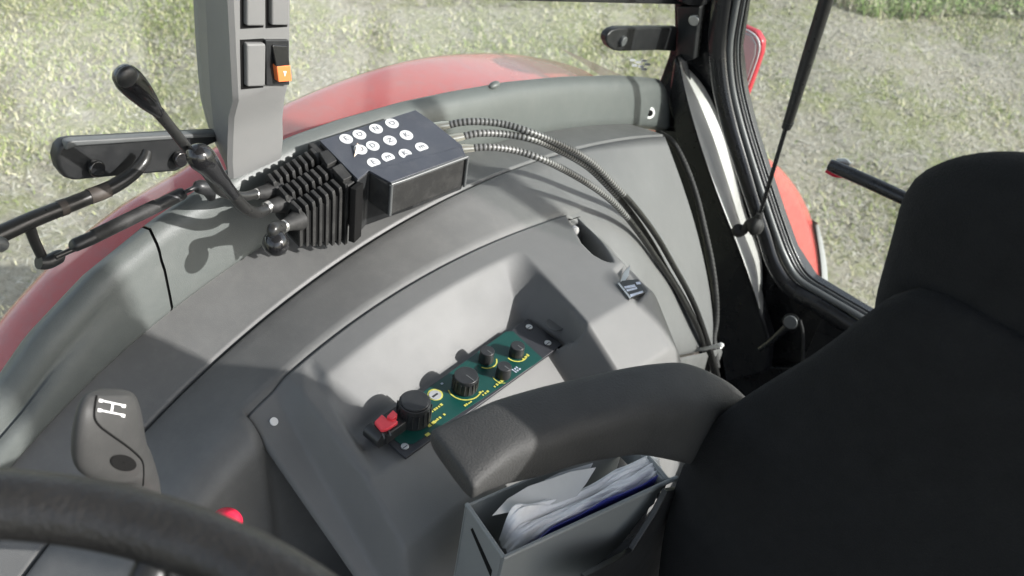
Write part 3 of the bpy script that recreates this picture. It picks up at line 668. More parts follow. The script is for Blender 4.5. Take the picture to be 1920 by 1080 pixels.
# three rubber bellows, eight folds each
F0 = [np.array(v, float) for v in ((495, 320), (514, 345), (537, 371), (562, 396))]       # front row of corners
F1 = [np.array(v, float) for v in ((574, 272), (597, 298), (624, 324), (650, 349))]       # row at the box
longd = nrm(onb(*F1[1]) - onb(*F0[1]))
for col in range(3):
    be = None
    for k in range(8):
        t = k / 7.0; a = F0[col] * (1 - t) + F1[col] * t; b = F0[col + 1] * (1 - t) + F1[col + 1] * t
        st_ = (col - 2) * -1.5
        A = onb(*a, -.006); Bq = onb(*(b), -.006); w = Bq - A; A = A + w * .01; Bq = Bq - w * .01
        hz = (.036, .042, .050)[col] + (.018, .024, .034)[col] * t; th = .0048; mid = (A + Bq) / 2
        top = [A - down * 0 + np.array([0, 0, -.007]), mid + np.array([0, 0, .0]) + (Bq - mid) * .2, Bq + np.array([0, 0, -.002])]
        poly = [A + np.array([0, 0, -.010]), A * .72 + Bq * .28, Bq * .92 + A * .08, Bq + np.array([0, 0, -.006]), Bq + down * hz, A + down * hz]
        o = slab('bellows_fold', poly, -longd, th, 'rubber', bx, bevel=.0009)
    # core, nose and nipple
    a0 = (onb(*F0[col], -.006) + onb(*F0[col + 1], -.006)) / 2 + down * .020; a1 = (onb(*F1[col], -.006) + onb(*F1[col + 1], -.006)) / 2 + down * .022
    def ins(q0, q1, dz): 
        A = onb(*q0, -.006); Bq = onb(*q1, -.006); w = Bq - A; A = A + w * .10; Bq = Bq - w * .12; lo = dz
        return [A + np.array([0, 0, -.017]), A * .7 + Bq * .3 + np.array([0, 0, -.008]), Bq + np.array([0, 0, -.011]), Bq + down * lo, A + down * lo]
    pa = ins(F0[col], F0[col + 1], (.034, .038, .046)[col]); pb = ins(F1[col], F1[col + 1], (.050, .060, .078)[col])
    obj('bellows_core', pa + pb, [(0, 1, 2, 3, 4), (9, 8, 7, 6, 5)] + [(i_, (i_ + 1) % 5, (i_ + 1) % 5 + 5, i_ + 5) for i_ in range(5)], 'groove', bx)
nip = [((522, 355), (500, 360), (482, 363)), ((541, 380), (520, 384), (503, 388)), ((560, 412), (545, 418), (532, 424))]
NPZ = []
for (a, b, c_) in nip:
    P = [onb(*a, -.022), onb(*b, -.018), onb(*c_, -.016)]
    tube('lever_boot', [P[0], P[1], P[2]], [.012, .0085, .0065], 'rubber', bx, n=10); NPZ.append(P[2])
def lever(name, pts, radii, kmat='shaft', n=50): return tube(name, pts, radii, kmat, bx, n=n, sides=16)
# long lever
s0 = NPZ[0]; y0 = s0[1]
L1 = [s0 - (-longd) * 0, ony(455, 368, y0 - .002), ony(415, 360, y0 - .004), ony(388, 326, y0 - .008), ony(350, 277, y0 - .014), ony(318, 236, y0 - .02), ony(296, 210, y0 - .024)]
l1 = lever('hand_lever', L1, [.0055, .005, .0048, .0048, .0050, .0050, .0056])
g = [(300, 216, 7), (291, 205, 13), (278, 190, 19), (262, 172, 24), (248, 157, 26.5), (236, 145, 26), (226, 138, 20), (221, 134, 9)]
ptube('grip_knob', g, ('y', y0 - .026), 'blackgloss', l1, n=40, sides=28, label='long teardrop grip at the top of the lever')
cc = ony(238, 144, y0 - .045); ball('grip_cap', cc, .0095, 'black', l1, sq=(1, .5, 1))
s1 = NPZ[1]; y1 = s1[1]
L2 = [s1, ony(492, 397, y1 - .003), ony(474, 398, y1 - .006), ony(455, 386, y1 - .008), ony(435, 362, y1 - .010), ony(415, 335, y1 - .013)]
l2 = lever('hand_lever', L2, [.0060, .0060, .0060, .0062, .0062, .0068])
g = [(440, 368, 9), (420, 342, 13), (404, 326, 18), (393, 312, 22), (384, 302, 25), (376, 295, 26), (368, 289, 23), (361, 284, 15), (358, 282, 5)]
ptube('ball_knob', g, ('y', y1 - .014), 'blackgloss', l2, n=40, sides=28, label='round knob with tapering neck')
s2 = NPZ[2]; y2 = s2[1]
L3 = [s2, ony(522, 426, y2 - .003), ony(512, 430, y2 - .006), ony(514, 445, y2 - .008)]
l3 = lever('hand_lever', L3, [.006, .0062, .0065, .0062]); c3 = ony(517, 456, y2 - .010); ball('ball_knob', c3, 25 * depth(c3) / F_PX, 'blackgloss', l3, nu=32, nv=20)
for p_, q_ in ((NPZ[0], .0058), (NPZ[1], .0066), (NPZ[2], .0068)):
    tube('collar', [p_ + longd * .002, p_ - longd * .003], q_ * 1.02, 'steel', bx, sides=14)
# stickers
srow = [((649, 260), (674, 252), (705, 241), (735, 231)), ((676, 280), (699, 273), (731, 263), (762, 253)), ((701, 305), (728, 295), (760, 288), (791, 276))]
glyph = ['EDND', 'DDNK', 'EEKE']
ex = nrm(mainp[1] - mainp[0]); ey = nrm(np.cross(NB, ex))
for r_, rw in enumerate(srow):
    for c_, (a, b) in enumerate(rw):
        C0 = onb(a, b, .0006); rad = 12.9 * depth(C0) / F_PX; k = 28; V = []
        for j in range(k):
            t = 2 * math.pi * j / k; v = np.array((math.cos(t), math.sin(t)))
            if r_ == 2: v[1] = max(v[1], -.55)                 # lower row: trimmed by the housing cover
            if r_ == 2 and c_ == 2 and -2.0 < (t if t < math.pi else t - 2 * math.pi) < -.5: v *= .55
            V.append(C0 + ex * v[0] * rad + ey * v[1] * rad)
        s_ = slab('sticker', V, NB, .0007, 'sticker', bx, bevel=0)
        text('letter', glyph[r_][c_], rad * 1.2, C0 + NB * .0003 + (ey * rad * .1 if r_ == 2 else 0), -ey if (r_ + c_) % 2 else ex, NB, 'ink', s_)
q = [onb(*v, h) for v, h in (((670, 268), .006), ((679, 279), .001), ((664, 294), .0008))]
slab('peeled_corner', q, NB, .0006, 'beige', bx, bevel=0, label='curled beige corner of a peeling sticker')

# cables from the box to the cab corner
HP = [
 [(835, 235), (880, 228), (940, 232), (1000, 250), (1060, 275), (1110, 305), (1150, 345), (1190, 388), (1230, 442), (1265, 502), (1290, 547), (1310, 592), (1330, 650), (1346, 704)],
 [(862, 257), (900, 250), (950, 252), (1000, 262), (1050, 283), (1100, 312), (1140, 350), (1180, 395), (1218, 450), (1252, 510), (1282, 560), (1303, 602), (1325, 655), (1340, 706)],
 [(880, 278), (920, 276), (970, 283), (1020, 300), (1070, 325), (1120, 356), (1158, 388), (1196, 434), (1232, 486), (1262, 531), (1288, 576), (1309, 617), (1322, 660), (1328, 708)]]
HX = [.805, .825, .855, .88, .93, .98, 1.02, 1.06, 1.10, 1.14, 1.17, 1.20, 1.235, 1.265]
HL = ['uppermost spiral sheathed cable leaving the lever box', 'middle spiral sheathed cable between its two neighbours', 'lowest spiral sheathed cable leaving the lever box nearest the console']
for k in range(3):
    P = np.array([onx(a, b, x) for (a, b), x in zip(HP[k], HX)]); h = thing('control_cable', HL[k], 'cable', P[6], 'spiral cables from lever box to cab corner')
    S = spline(P, 300); d = nrm(S[1] - S[0])
    tube('ribbed_sheath', S[:150], .0045, 'hose', h, sides=12)
    tube('smooth_sheath', S[148:], .0044, 'shaft', h, sides=12)
    tube('end_fitting', [S[0] - d * .016, S[0] - d * .004, S[0] + d * .006], [.0055, .0055, .0045], 'brass', h, sides=16)
    tube('gland', [S[0] - d * .022, S[0] - d * .014], .0070, 'black', h, sides=8)
cd = thing('ribbed_conduit', 'dark ribbed conduit running down beside the rear pillar', 'conduit', onx(1330, 470, 1.36))
P = [onx(a, b, x) for a, b, x in ((1238, 250, 1.40), (1262, 268, 1.38), (1285, 310, 1.37), (1305, 365, 1.36), (1320, 425, 1.35), (1334, 490, 1.34), (1342, 550, 1.33), (1343, 600, 1.32), (1338, 640, 1.30), (1345, 690, 1.28))]
P = spline(P, 260); tube('conduit', P, [.0054 + .0003 * math.sin(i * 1.6) for i in range(260)], 'rubber', cd, sides=12)
ct = ptube('cable_tie', [(1285, 650, 3), (1310, 655, 3.5), (1340, 650, 4), (1352, 648, 6), (1354, 650, 3)], ('x', 1.22), 'white', None, n=14, label='pale cable tie gathering the cables low in the corner', cat='cable tie')

# ================================================================== LINKAGE CONTROL UNIT (plate with knobs)
ZP = -.806
def onp(px, py, up=0.0): return onz(px, py, ZP + up)
cp = thing('linkage_control_plate', 'black plate with dark green label and five black knobs', 'control plate', onp(870, 740))
XA, YA = np.array((1.0, 0, 0)), np.array((0, 1.0, 0)); NZ = np.array((0, 0, 1.0))
slab('plate', [onp(a, b) for a, b in ((761, 858), (1055, 645), (990, 597), (694, 800))], NZ, .004, 'plate', cp, bevel=.0008)
slab('green_label', [onp(a, b, .0006) for a, b in ((738, 822), (750, 832), (775, 832), (1002, 683), (1017, 672), (962, 621), (948, 622), (716, 792))], NZ, .0006, 'green', cp, bevel=0)
for a, b in ((992, 614), (1027, 644), (759, 838)):
    s_ = cyl('screw', onp(a, b), NZ, .0042, .0016, 'steel', cp, sides=18, bevel=.0004); boxo('slot', onp(a, b, .0016) - np.array([.003, .0004, 0]), onp(a, b, .0017) + np.array([.003, .0004, .0001]), 'groove', s_, bevel=0)
def knob(bpx, bpy, r, h, lab, taper=.93, flute=False, skirt=0):
    c0 = onp(bpx, bpy, .0006); kb = cyl('knob', c0, NZ, r, h, 'black', cp, sides=36, bevel=.0009, r2=r * taper, label=lab)
    slab('pointer', [c0 + NZ * (h + .0003) + v for v in (np.array((-.0006, 0, 0)), np.array((.0006, 0, 0)), np.array((.0006, -r * .8, 0)), np.array((-.0006, -r * .8, 0)))], NZ, .0005, 'seal', kb, bevel=0)
    if flute:
        for j in range(18):
            t = 2 * math.pi * j / 18; boxo('flute', c0 + np.array((math.cos(t) * r * .975 - .0007, math.sin(t) * r * .975 - .0007, h * .12)), c0 + np.array((math.cos(t) * r * .975 + .0007, math.sin(t) * r * .975 + .0007, h * .8)), 'black', kb, bevel=0)
    return c0, kb
def scale_arc(c0, r, a0, a1, w=.0016):
    P = [c0 + np.array((math.cos(math.radians(a)) * r, math.sin(math.radians(a)) * r, .0003)) for a in np.linspace(a0, a1, 22)]
    V, Fc = [], []
    for i, p in enumerate(P):
        d = nrm(p - c0 - np.array((0, 0, .0003))); V += [p - d * w / 2, p + d * w / 2]
    Fc = [(2 * i, 2 * i + 1, 2 * i + 3, 2 * i + 2) for i in range(len(P) - 1)]
    obj('scale_mark', V, Fc, 'yellow', cp)
c1, k1 = knob(775, 784, .0185, .026, 'large round topped knob at the front end', .90, True)
cyl('knob_cap', c1 + NZ * .0262, NZ, .0150, .0016, 'black', k1, bevel=.0012)
c2, k2 = knob(871, 727, .0142, .020, 'fluted middle sized knob', .93, True)
c3_, k3 = knob(911, 676, .0088, .016, 'small knob in the far row'); c4, k4 = knob(943, 704, .0088, .015, 'small knob in the near row'); c5, k5 = knob(968, 664, .0088, .014, 'small knob nearest the rear screws')
scale_arc(c2, .0185, 150, 300); scale_arc(c3_, .0125, 200, 330); scale_arc(c5, .0122, 170, 320); scale_arc(c4, .012, 150, 235, .001)
cyl('indicator_ring', onp(816, 741), NZ, .0085, .0010, 'yellow', cp, bevel=0); cyl('indicator_lens', onp(816, 741, .001), NZ, .0068, .0006, 'lamp', cp, bevel=0)
boxo('indicator_stripe', onp(816, 741, .0016) - np.array([.004, .0012, 0]), onp(816, 741, .0018) + np.array([.004, .0012, 0]), 'plate', cp, bevel=0)
def marks(px, py, n, rows=2, s=.0032, col='yellow'):
    c = onp(px, py, .0012); r = random.Random(int(px))
    for i in range(n):
        for j in range(rows):
            if r.random() < .12: continue
            a = c + XA * (i - n / 2) * s * .95 + YA * (j - rows / 2) * s * 1.1
            boxo('print_mark', a, a + np.array((s * r.uniform(.45, .8), s * r.uniform(.5, .9), .0002)), col, cp, bevel=0)
for a in ((819, 764, 5, 1, .0036), (825, 782, 5, 1, .0034), (808, 793, 2, 1, .006), (800, 812, 1, 1, .007), (907, 734, 3, 2, .0038), (877, 756, 4, 1, .003), (934, 718, 4, 1, .0042), (985, 668, 3, 1, .0046)): marks(*a)
marks(968, 692, 3, 2, .0034, 'paleprint'); marks(828, 718, 1, 1, .004, 'paleprint')
# guarded red rocker at the plate's front end
sg = [onp(a, b, .001) for a, b in ((700, 806), (745, 777), (790, 812), (745, 838))]
base = onp(722, 812, 0); 
slab('switch_body', [np.array((base[0] + dx, base[1] + dy, ZP + .014)) for dx, dy in ((-.010, -.012), (.026, -.012), (.026, .012), (-.010, .012))], NZ, .016, 'black', cp, bevel=.002)
cyl('switch_barrel', np.array((base[0] - .012, base[1] - .010, ZP + .006)), (0, 1, 0), .009, .022, 'black', cp, bevel=.001)
rs = [onp(a, b, .019) for a, b in ((702, 790), (716, 776), (728, 786), (739, 783), (747, 790), (728, 803), (715, 806))]
slab('red_rocker', rs, NZ, .005, 'redswitch', cp, bevel=.0012)
rs2 = [onp(a, b, .022) for a, b in ((725, 780), (737, 768), (746, 776), (737, 786))]
slab('red_guard', rs2, NZ, .008, 'redswitch', cp, bevel=.001)
for a, b in ((728, 806), (716, 812)): slab('switch_rib', [onp(a, b, .016), onp(a + 2, b - 1, .016), onp(a + 6, b + 9, .016), onp(a + 4, b + 10, .016)], NZ, .002, 'seal', cp, bevel=0)

# ================================================================== CAB FRAME: rear corner, roof, left side
cf = thing('cab_frame', 'black steel cab frame with rear corner post and window surround', 'cab frame', onx(1400, 640, 1.55))
XR = 1.50
def fx(px, py, dx=0.0): return onx(px, py, XR + dx)
def plate_x(name, pts, dx, t, mat, bevel=.004, parent=cf, **kw): return slab(name, [fx(a, b, dx) for a, b in pts], (-1, 0, 0), t, mat, parent, bevel=bevel, **kw)
plate_x('corner_panel', [(1262, -60), (1395, -60), (1380, 20), (1368, 100), (1378, 180), (1398, 260), (1425, 340), (1450, 415), (1474, 480), (1510, 535), (1600, 590), (1700, 650), (1700, 900), (1350, 900), (1338, 640), (1325, 520), (1300, 400), (1262, 262), (1246, 236), (1236, 152), (1252, 108), (1264, 60)], 0.02, .05, 'frame', .004)
plate_x('corner_bracket', [(1268, 12), (1312, 12), (1306, 60), (1300, 112), (1266, 118), (1270, 60)], -.012, .02, 'black', .003)
cyl('bolt_head', fx(1303, 36, -.03), (-1, -.3, 0), .0095, .008, 'steel', cf, bevel=.002)
plate_x('post_trim', [(1273, 112), (1298, 136), (1318, 168), (1338, 215), (1356, 275), (1374, 340), (1392, 400), (1404, 440), (1418, 490), (1424, 540), (1416, 585), (1400, 590), (1380, 500), (1340, 380), (1300, 250)], .012, .012, 'frame', .002)
sL = spline([onx(a, b, 1.455) for a, b in ((1272, 108), (1290, 190), (1318, 285), (1352, 380), (1385, 465), (1412, 540), (1424, 580))], 40)
sR = spline([onx(a, b, 1.512) for a, b in ((1274, 112), (1318, 160), (1350, 225), (1376, 310), (1397, 392), (1428, 488), (1426, 585))], 40)
gridm('post_trim', [[a + (b - a) * s_ for s_ in (0, .3, .6, 1)] for a, b in zip(sL, sR)], 'glaretrim', cf, label='strip of grey post trim with sun glare painted in as a pale colour')
plate_x('corner_post', [(1262, 105), (1273, 120), (1290, 190), (1318, 285), (1352, 380), (1385, 465), (1412, 540), (1442, 640), (1436, 700), (1360, 720), (1346, 640), (1330, 540), (1308, 420), (1286, 320), (1266, 262), (1252, 180)], -.035, .03, 'frame', .010)
ptube('window_surround', [(1364, -60, 22), (1352, 20, 20), (1346, 90, 19), (1352, 160, 18), (1368, 232, 17), (1391, 308, 16), (1412, 375, 15), (1432, 435, 15), (1452, 495, 16), (1482, 540, 17), (1530, 570, 18), (1600, 614, 19), (1680, 664, 20), (1800, 735, 20)], ('x', XR - .012), 'frame', cf, n=120, sides=20, flat=((1, 0, 0), .8))
plate_x('corner_filler', [(1228, 243), (1300, 250), (1346, 560), (1350, 720), (1322, 715), (1296, 600), (1262, 400)], -.03, .02, 'frame', .001)
wpx = [(1396, -60), (1380, 20), (1370, 90), (1374, 158), (1389, 226), (1411, 300), (1433, 368), (1452, 425), (1472, 478), (1498, 522), (1545, 553), (1612, 592), (1690, 642), (1810, 712)]
ptube('glass_seal', [(a - 2, b, 6.5) for a, b in wpx], ('x', XR - .006), 'seal', cf, n=120, sides=12, label='grey rubber glass seal')
ptube('outer_seal', [(a + 7, b - 2, 3.2) for a, b in wpx], ('x', XR), 'frame', cf, n=120, sides=10)
ptube('outer_seal', [(a + 13, b - 4, 2.4) for a, b in wpx], ('x', XR + .004), 'seal', cf, n=120, sides=10)
ptube('outer_seal', [(a + 18, b - 6, 3.0) for a, b in wpx], ('x', XR + .008), 'frame', cf, n=120, sides=10)
ptube('brace_rod', [(1425, 655, 5), (1446, 640, 6), (1470, 618, 7), (1484, 604, 6)], ('x', XR - .05), 'frame', cf, n=12)
cyl('bolt_head', fx(1483, 603, -.06), (-1, -.2, .3), .0125, .006, 'seal', cf, bevel=.002); cyl('washer', fx(1483, 603, -.055), (-1, -.2, .3), .0155, .002, 'shaft', cf, bevel=.0005)
ptube('hanging_cable', [(1500, 600, 3), (1506, 630, 3), (1506, 690, 3)], ('x', XR - .055), 'rubber', cf, n=10)
plate_x('rear_bulkhead', [(1330, 690), (1900, 690), (1900, 1300), (1330, 1300)], -.001, .02, 'frame', .002)
# roof, left side frame: out of the picture but they shade the cab
slab('roof', [(-.75, -.80, .58), (1.55, -.80, .58), (1.55, .86, .58), (-.75, .86, .58)], (0, 0, -1), .12, 'roof', cf, bevel=.02)
def bar(name, a, b, w, mat='frame'): tube(name, [np.array(a, float), np.array(b, float)], w, mat, cf, sides=8)
tube('unseen_shade_bar', [(1.48, -.80, .02), (1.46, -.78, -1.2)], .026, 'frame', cf, sides=10); bar('roof_post', (1.53, -.64, .58), (1.53, -.62, -1.1), .02); boxo('left_pillar', (1.04, -.84, -1.3), (1.15, -.78, .55), 'frame', cf); bar('roof_post', (-.75, -.72, .46), (-.85, -.62, -1.0), .03)  # first bar: unseen, added and cut short for its shadow on the console
bar('roof_post', (-.75, .78, .46), (-.85, .72, -1.0), .03); bar('roof_post', (1.50, .80, .46), (1.50, .785, -.70), .035)
slab('door_lower_panel', [(-.7, -.82, -.95), (1.5, -.82, -.95), (1.5, -.82, -1.5), (-.7, -.82, -1.5)], (0, -1, 0), .02, 'frame', cf)
slab('cab_floor', [(-.9, -.82, -1.5), (1.55, -.82, -1.5), (1.55, .75, -1.5), (-.9, .75, -1.5)], (0, 0, 1), .02, 'rubber', cf)
slab('front_bulkhead', [(-.85, -.8, -.75), (-.85, .8, -.75), (-.85, .8, -1.5), (-.85, -.8, -1.5)], (1, 0, 0), .02, 'black', cf)
slab('rear_lower_wall', [(1.49, .36, -1.14), (1.49, -.82, -1.14), (1.49, -.82, -1.5), (1.49, .36, -1.5)], (-1, 0, 0), .02, 'frame', cf)

rw = thing('rear_window', 'clear rear window pane showing the field beyond', 'window', (1.53, 0.1, -.9))
slab('glass_pane', [(1.525, .80, -.45), (1.525, .70, -.80), (1.525, .40, -1.14), (1.525, -.75, -1.14), (1.525, -.75, .35), (1.525, .80, .35)], (-1, 0, 0), .004, 'glass', rw, bevel=0)
sg_ = thing('rear_gas_strut', 'long thin gas strut from the rear pillar up across the rear window', 'gas strut', onx(1420, 415, 1.47), 'gas struts')
ptube('cylinder', [(1585, -140, 14.5), (1549, 0, 14), (1512, 118, 12.5), (1476, 236, 9.5)], ('x', 1.46), 'shaft', sg_, sides=20)
ptube('cylinder_nose', [(1479, 228, 10.5), (1474, 240, 9)], ('x', 1.46), 'black', sg_, sides=20)
ptube('rod', [(1474, 238, 4.5), (1448, 325, 4.2), (1423, 408, 4)], ('x', 1.46), 'frame', sg_, sides=12)
ptube('ball_joint', [(1380, 436, 11), (1386, 432, 13), (1394, 433, 8), (1404, 420, 9), (1413, 422, 17), (1420, 426, 18), (1428, 430, 10)], ('x', 1.45), 'rubber', sg_, n=30)
ptube('ball_joint_tip', [(1425, 400, 6), (1419, 418, 10)], ('x', 1.455), 'rubber', sg_, n=6)
hb = rw
ptube('handle_bar', [(1556, 309, 11), (1565, 313, 12.5), (1640, 346, 13), (1700, 374, 13), (1760, 402, 13)], ('x', 1.50), 'frame', hb, sides=18)
ptube('red_cap', [(1553, 316, 9), (1566, 326, 6.5), (1580, 331, 3)], ('x', 1.505), 'redknob', hb, n=10)
ptube('handle_pivot', [(1570, 302, 5), (1584, 303, 6), (1594, 309, 4)], ('x', 1.52), 'steel', hb, n=8)

# ================================================================== SEAT
se = thing('driver_seat', 'black fabric driver seat with winged headrest and right armrest', 'seat', (.62, -.03, -1.45))
def mirror(pts, yc): return pts + [(2 * yc - y, z) for y, z in pts[::-1]]
hx = .685; ycn = -.05
hl = [onx(a, b, hx) for a, b in ((1930, 288), (1860, 287), (1800, 292), (1748, 308), (1712, 330), (1694, 362), (1682, 420), (1662, 490), (1645, 550), (1640, 600), (1658, 655), (1710, 725), (1790, 790), (1930, 862))]
cushion('headrest', mirror([(p[1], p[2]) for p in hl], ycn), hx, .045, .05, 'fabric', se, power=4, lean=-.0)
bl = [onx(a, b, .635) for a, b in ((1700, 520), (1640, 575), (1562, 642), (1482, 692), (1402, 738), (1345, 778), (1303, 825), (1275, 880), (1252, 960), (1240, 1040), (1234, 1120))]
bp_ = [(p[1], p[2]) for p in bl] + [(.20, -1.14), (.15, -1.24)]
cushion('backrest', mirror(bp_, ycn), .635, .03, .09, 'fabric', se, power=5)
boxo('seat_cushion', (.28, -.30, -1.28), (1.05, .237, -1.00), 'fabric', se, bevel=.04)
boxo('seat_base', (.30, -.22, -1.49), (.66, .13, -1.27), 'black', se, bevel=.02)
hs_ = spline([onx(a, b, hx - .012) for a, b in ((1648, 596), (1664, 650), (1712, 718), (1790, 782), (1860, 822), (1930, 856))], 40)
tube('seam_piping', hs_, .0022, 'vinyl', se, sides=8)
slab('side_cover', [ony(a, b, .212) for a, b in ((1252, 922), (1230, 964), (1186, 1033), (1152, 1054), (1098, 1082), (1090, 1125), (1345, 1125), (1345, 905))], (0, -1, 0), .006, 'black', se, bevel=.001)
# armrest: padded bar lofted along its length
up_e = [(806, 812), (812, 796), (840, 780), (874, 762), (923, 738), (988, 717), (1046, 702), (1106, 689), (1188, 671), (1269, 662), (1310, 669), (1351, 688), (1383, 709), (1410, 735)]
lo_e = [(876, 905), (892, 908), (915, 888), (940, 868), (966, 850), (1010, 832), (1048, 820), (1095, 803), (1160, 786), (1220, 772), (1262, 770), (1300, 772), (1330, 775), (1350, 780)]
zz = [-.600, -.596, -.594, -.592, -.591, -.592, -.593, -.595, -.598, -.604, -.610, -.618, -.628, -.638]

hh = [.016, .022, .030, .039, .047, .054, .056, .058, .062, .068, .074, .078, .08, .08]
rings = []
for (a, b, z, h_) in zip(up_e, lo_e, zz, hh):
    A, Bq = onz(*a, z), onz(*b, z); rings.append(np.r_[A, Bq, h_])
rings = spline(rings, 60); V = []; Fc = []; ns = 28
for i, r in enumerate(rings):
    A, Bq, h_ = r[:3], r[3:6], r[6]; e = 1.0
    if i < 4: e = (.62, .83, .93, .98)[i]
    c = (A + Bq) / 2; w = (Bq - A) / 2
    for j in range(ns):
        t = 2 * math.pi * j / ns; cx_, sz_ = math.cos(t), math.sin(t)
        sx = math.copysign(abs(cx_) ** .52, cx_); sy = math.copysign(abs(sz_) ** .55, sz_)
        V.append(c + w * sx * e * 1.0 + np.array((0, 0, -h_ / 2 + .0 + sy * h_ / 2 * e)))
for i in range(len(rings) - 1):
    for j in range(ns): Fc.append((i * ns + j, i * ns + (j + 1) % ns, (i + 1) * ns + (j + 1) % ns, (i + 1) * ns + j))
Fc.append(tuple(range(ns))[::-1]); Fc.append(tuple((len(rings) - 1) * ns + j for j in range(ns)))
obj('armrest', V, Fc, 'vinyl', se, smooth=True, label='worn black padded armrest')

# ================================================================== DOCUMENT POCKET + PAPERS
ZK = -.745
def onk(px, py, up=0.0): return onz(px, py, ZK + up)
K = [onk(865, 950), onk(945, 1046), onk(1252, 903), onk(1232, 868)]
u = nrm(K[2] - K[1]); v = nrm(K[0] - K[1]); v = nrm(v - u * np.dot(u, v)); wv_ = np.cross(u, v); Lk = np.linalg.norm(K[2] - K[1]); Wk = np.linalg.norm(K[0] - K[1])
O = K[1]
pk = thing('document_pocket', 'open grey plastic document pocket hanging beside the armrest', 'pocket', O + u * Lk / 2 + v * Wk / 2 + np.array((0, 0, -.17)))
def kp_(a, b, c): return O + u * a + v * b + np.array((0, 0, c))
def boxk(name, a0, a1, b0, b1, c0, c1, mat='pocket', bevel=.0015, parent=pk):
    V = [kp_(a, b, c) for c in (c0, c1) for a, b in ((a0, b0), (a1, b0), (a1, b1), (a0, b1))]
    Fc = [(0, 3, 2, 1), (4, 5, 6, 7), (0, 1, 5, 4), (1, 2, 6, 5), (2, 3, 7, 6), (3, 0, 4, 7)]; return obj(name, V, Fc, mat, parent, bevel=bevel)
t_ = .003
nw = [kp_(0, 0, 0), kp_(Lk, 0, 0), kp_(Lk, 0, -.010), kp_(Lk - .008, 0, -.014), kp_(Lk - .008, 0, -.03), kp_(Lk - .013, 0, -.033), kp_(Lk - .04, 0, -.082), kp_(Lk - .075, 0, -.10), kp_(Lk - .12, 0, -.105), kp_(0, 0, -.13)]
slab('near_wall', nw, -v, t_, 'pocket', pk, bevel=.0008)
boxk('front_wall', 0, t_, t_, Wk, -.15, 0); boxk('rear_wall', Lk - t_, Lk, t_, Wk, -.03, 0); boxk('far_wall', 0, Lk, Wk, Wk + t_, -.12, -.004); boxk('pocket_floor', 0, Lk - .06, 0, Wk, -.132, -.125)
tube('rim', spline([kp_(-.001, 0, 0), kp_(Lk - .004, 0, 0), kp_(Lk + .001, .004, 0), kp_(Lk + .001, Wk * .8, 0)], 30), .0024, 'pocket', pk, sides=10)
tube('rim', [kp_(0, 0, 0), kp_(0, Wk, 0)], .0022, 'pocket', pk, sides=10)
tube('lower_bead', spline([kp_(Lk - .075, -.002, -.10), kp_(Lk - .1, -.003, -.105), kp_(Lk - .15, -.002, -.118)], 10), .002, 'pocket', pk, sides=8)
slab('wall_slot', [kp_(-.0005, .012, -.035), kp_(-.0005, .050, -.018), kp_(-.0005, .052, -.023), kp_(-.0005, .012, -.045)], -u, .002, 'groove', pk, bevel=0)
# papers stand inside
def sheet_stack(name, label, cat, base_b, thick, mat, prof, seed, wob=.003, groupn=None, layers=1):
    pass
nb = thing('paper_bundle', 'thick crumpled bundle of white papers standing in the grey pocket', 'papers', kp_(Lk / 2, .03, -.12))
BLUE = ((985, 1028), (1005, 1016), (1035, 990), (1092, 964), (1138, 936), (1172, 924), (1207, 909), (1234, 892))
TOPS = [(((934, 1015), (962, 950), (1000, 945), (1060, 928), (1115, 905), (1160, 880), (1200, 861), (1222, 858), (1234, 866)), .036),
        (((940, 1030), (975, 985), (1025, 966), (1075, 945), (1125, 922), (1165, 897), (1205, 877), (1226, 868), (1238, 878)), .026),
        (((956, 1040), (990, 1014), (1035, 982), (1085, 958), (1132, 936), (1170, 922), (1206, 906), (1230, 892), (1240, 886)), .012)]
def onv(px, py, b): return onpl(px, py, kp_(0, b, 0), v)
sheets = [spline([onv(a, b, bb) for a, b in tp], 44) for tp, bb in TOPS]
sheets[2] = sheets[2] + down * .004
for k in range(2):
    rows = []
    for i in range(44):
        a, b = sheets[k][i], sheets[k + 1][i]; r = [a + down * .09, a + down * .02, a + down * .004]
        for s_ in np.linspace(0, 1, 29): r.append(a + (b - a) * s_ + np.array((0, 0, .004)) * math.sin(math.pi * s_) + np.array((0, 0, 1)) * rng.normal(0, .00015) + np.array((0, 0, .0016)) * abs(math.sin(s_ * 9 + 1.1 * math.sin(i * .31 + 2 * k) + .6 * math.sin(i * .83))) + np.array((0, 0, .0012)) * math.sin(i * .55 + s_ * 7))
        r += [b + down * .006, b + down * .09]; rows.append(r)
    gridm('folded_papers', rows, 'paper', nb, smooth=True)
bf = thing('blue_folder', 'dark blue folder standing behind the pocket near wall', 'folder', kp_(Lk / 2, .008, -.12))
slab('folder', [onv(a, b, .0075) for a, b in BLUE] + [kp_(Lk - .02, .0075, -.08), kp_(.05, .0075, -.11)], -v, .001, 'blue', bf, bevel=0)
ls = thing('loose_sheet', 'flat pale sheet leaning in the pocket behind the crumpled bundle', 'sheet', kp_(Lk / 2, Wk - .01, -.1))
shp = [(923, 967), (952, 935), (990, 912), (1040, 895), (1070, 884), (1118, 876), (1100, 905), (1082, 930), (1040, 945), (990, 955), (945, 962)]
q0 = onz(1000, 925, ZK + .004); nS = nrm(np.array((-.15, -.45, .9)))
slab('sheet', [onpl(a, b, q0, nS) for a, b in shp], nS, .0006, 'paper2', ls, bevel=0)
slab('backing_card', [onpl(a, b, q0 - nS * .004, nS) for a, b in ((1020, 900), (1050, 886), (1112, 868), (1108, 877), (1060, 890), (1030, 902))], nS, .001, 'lamp', ls, bevel=0)

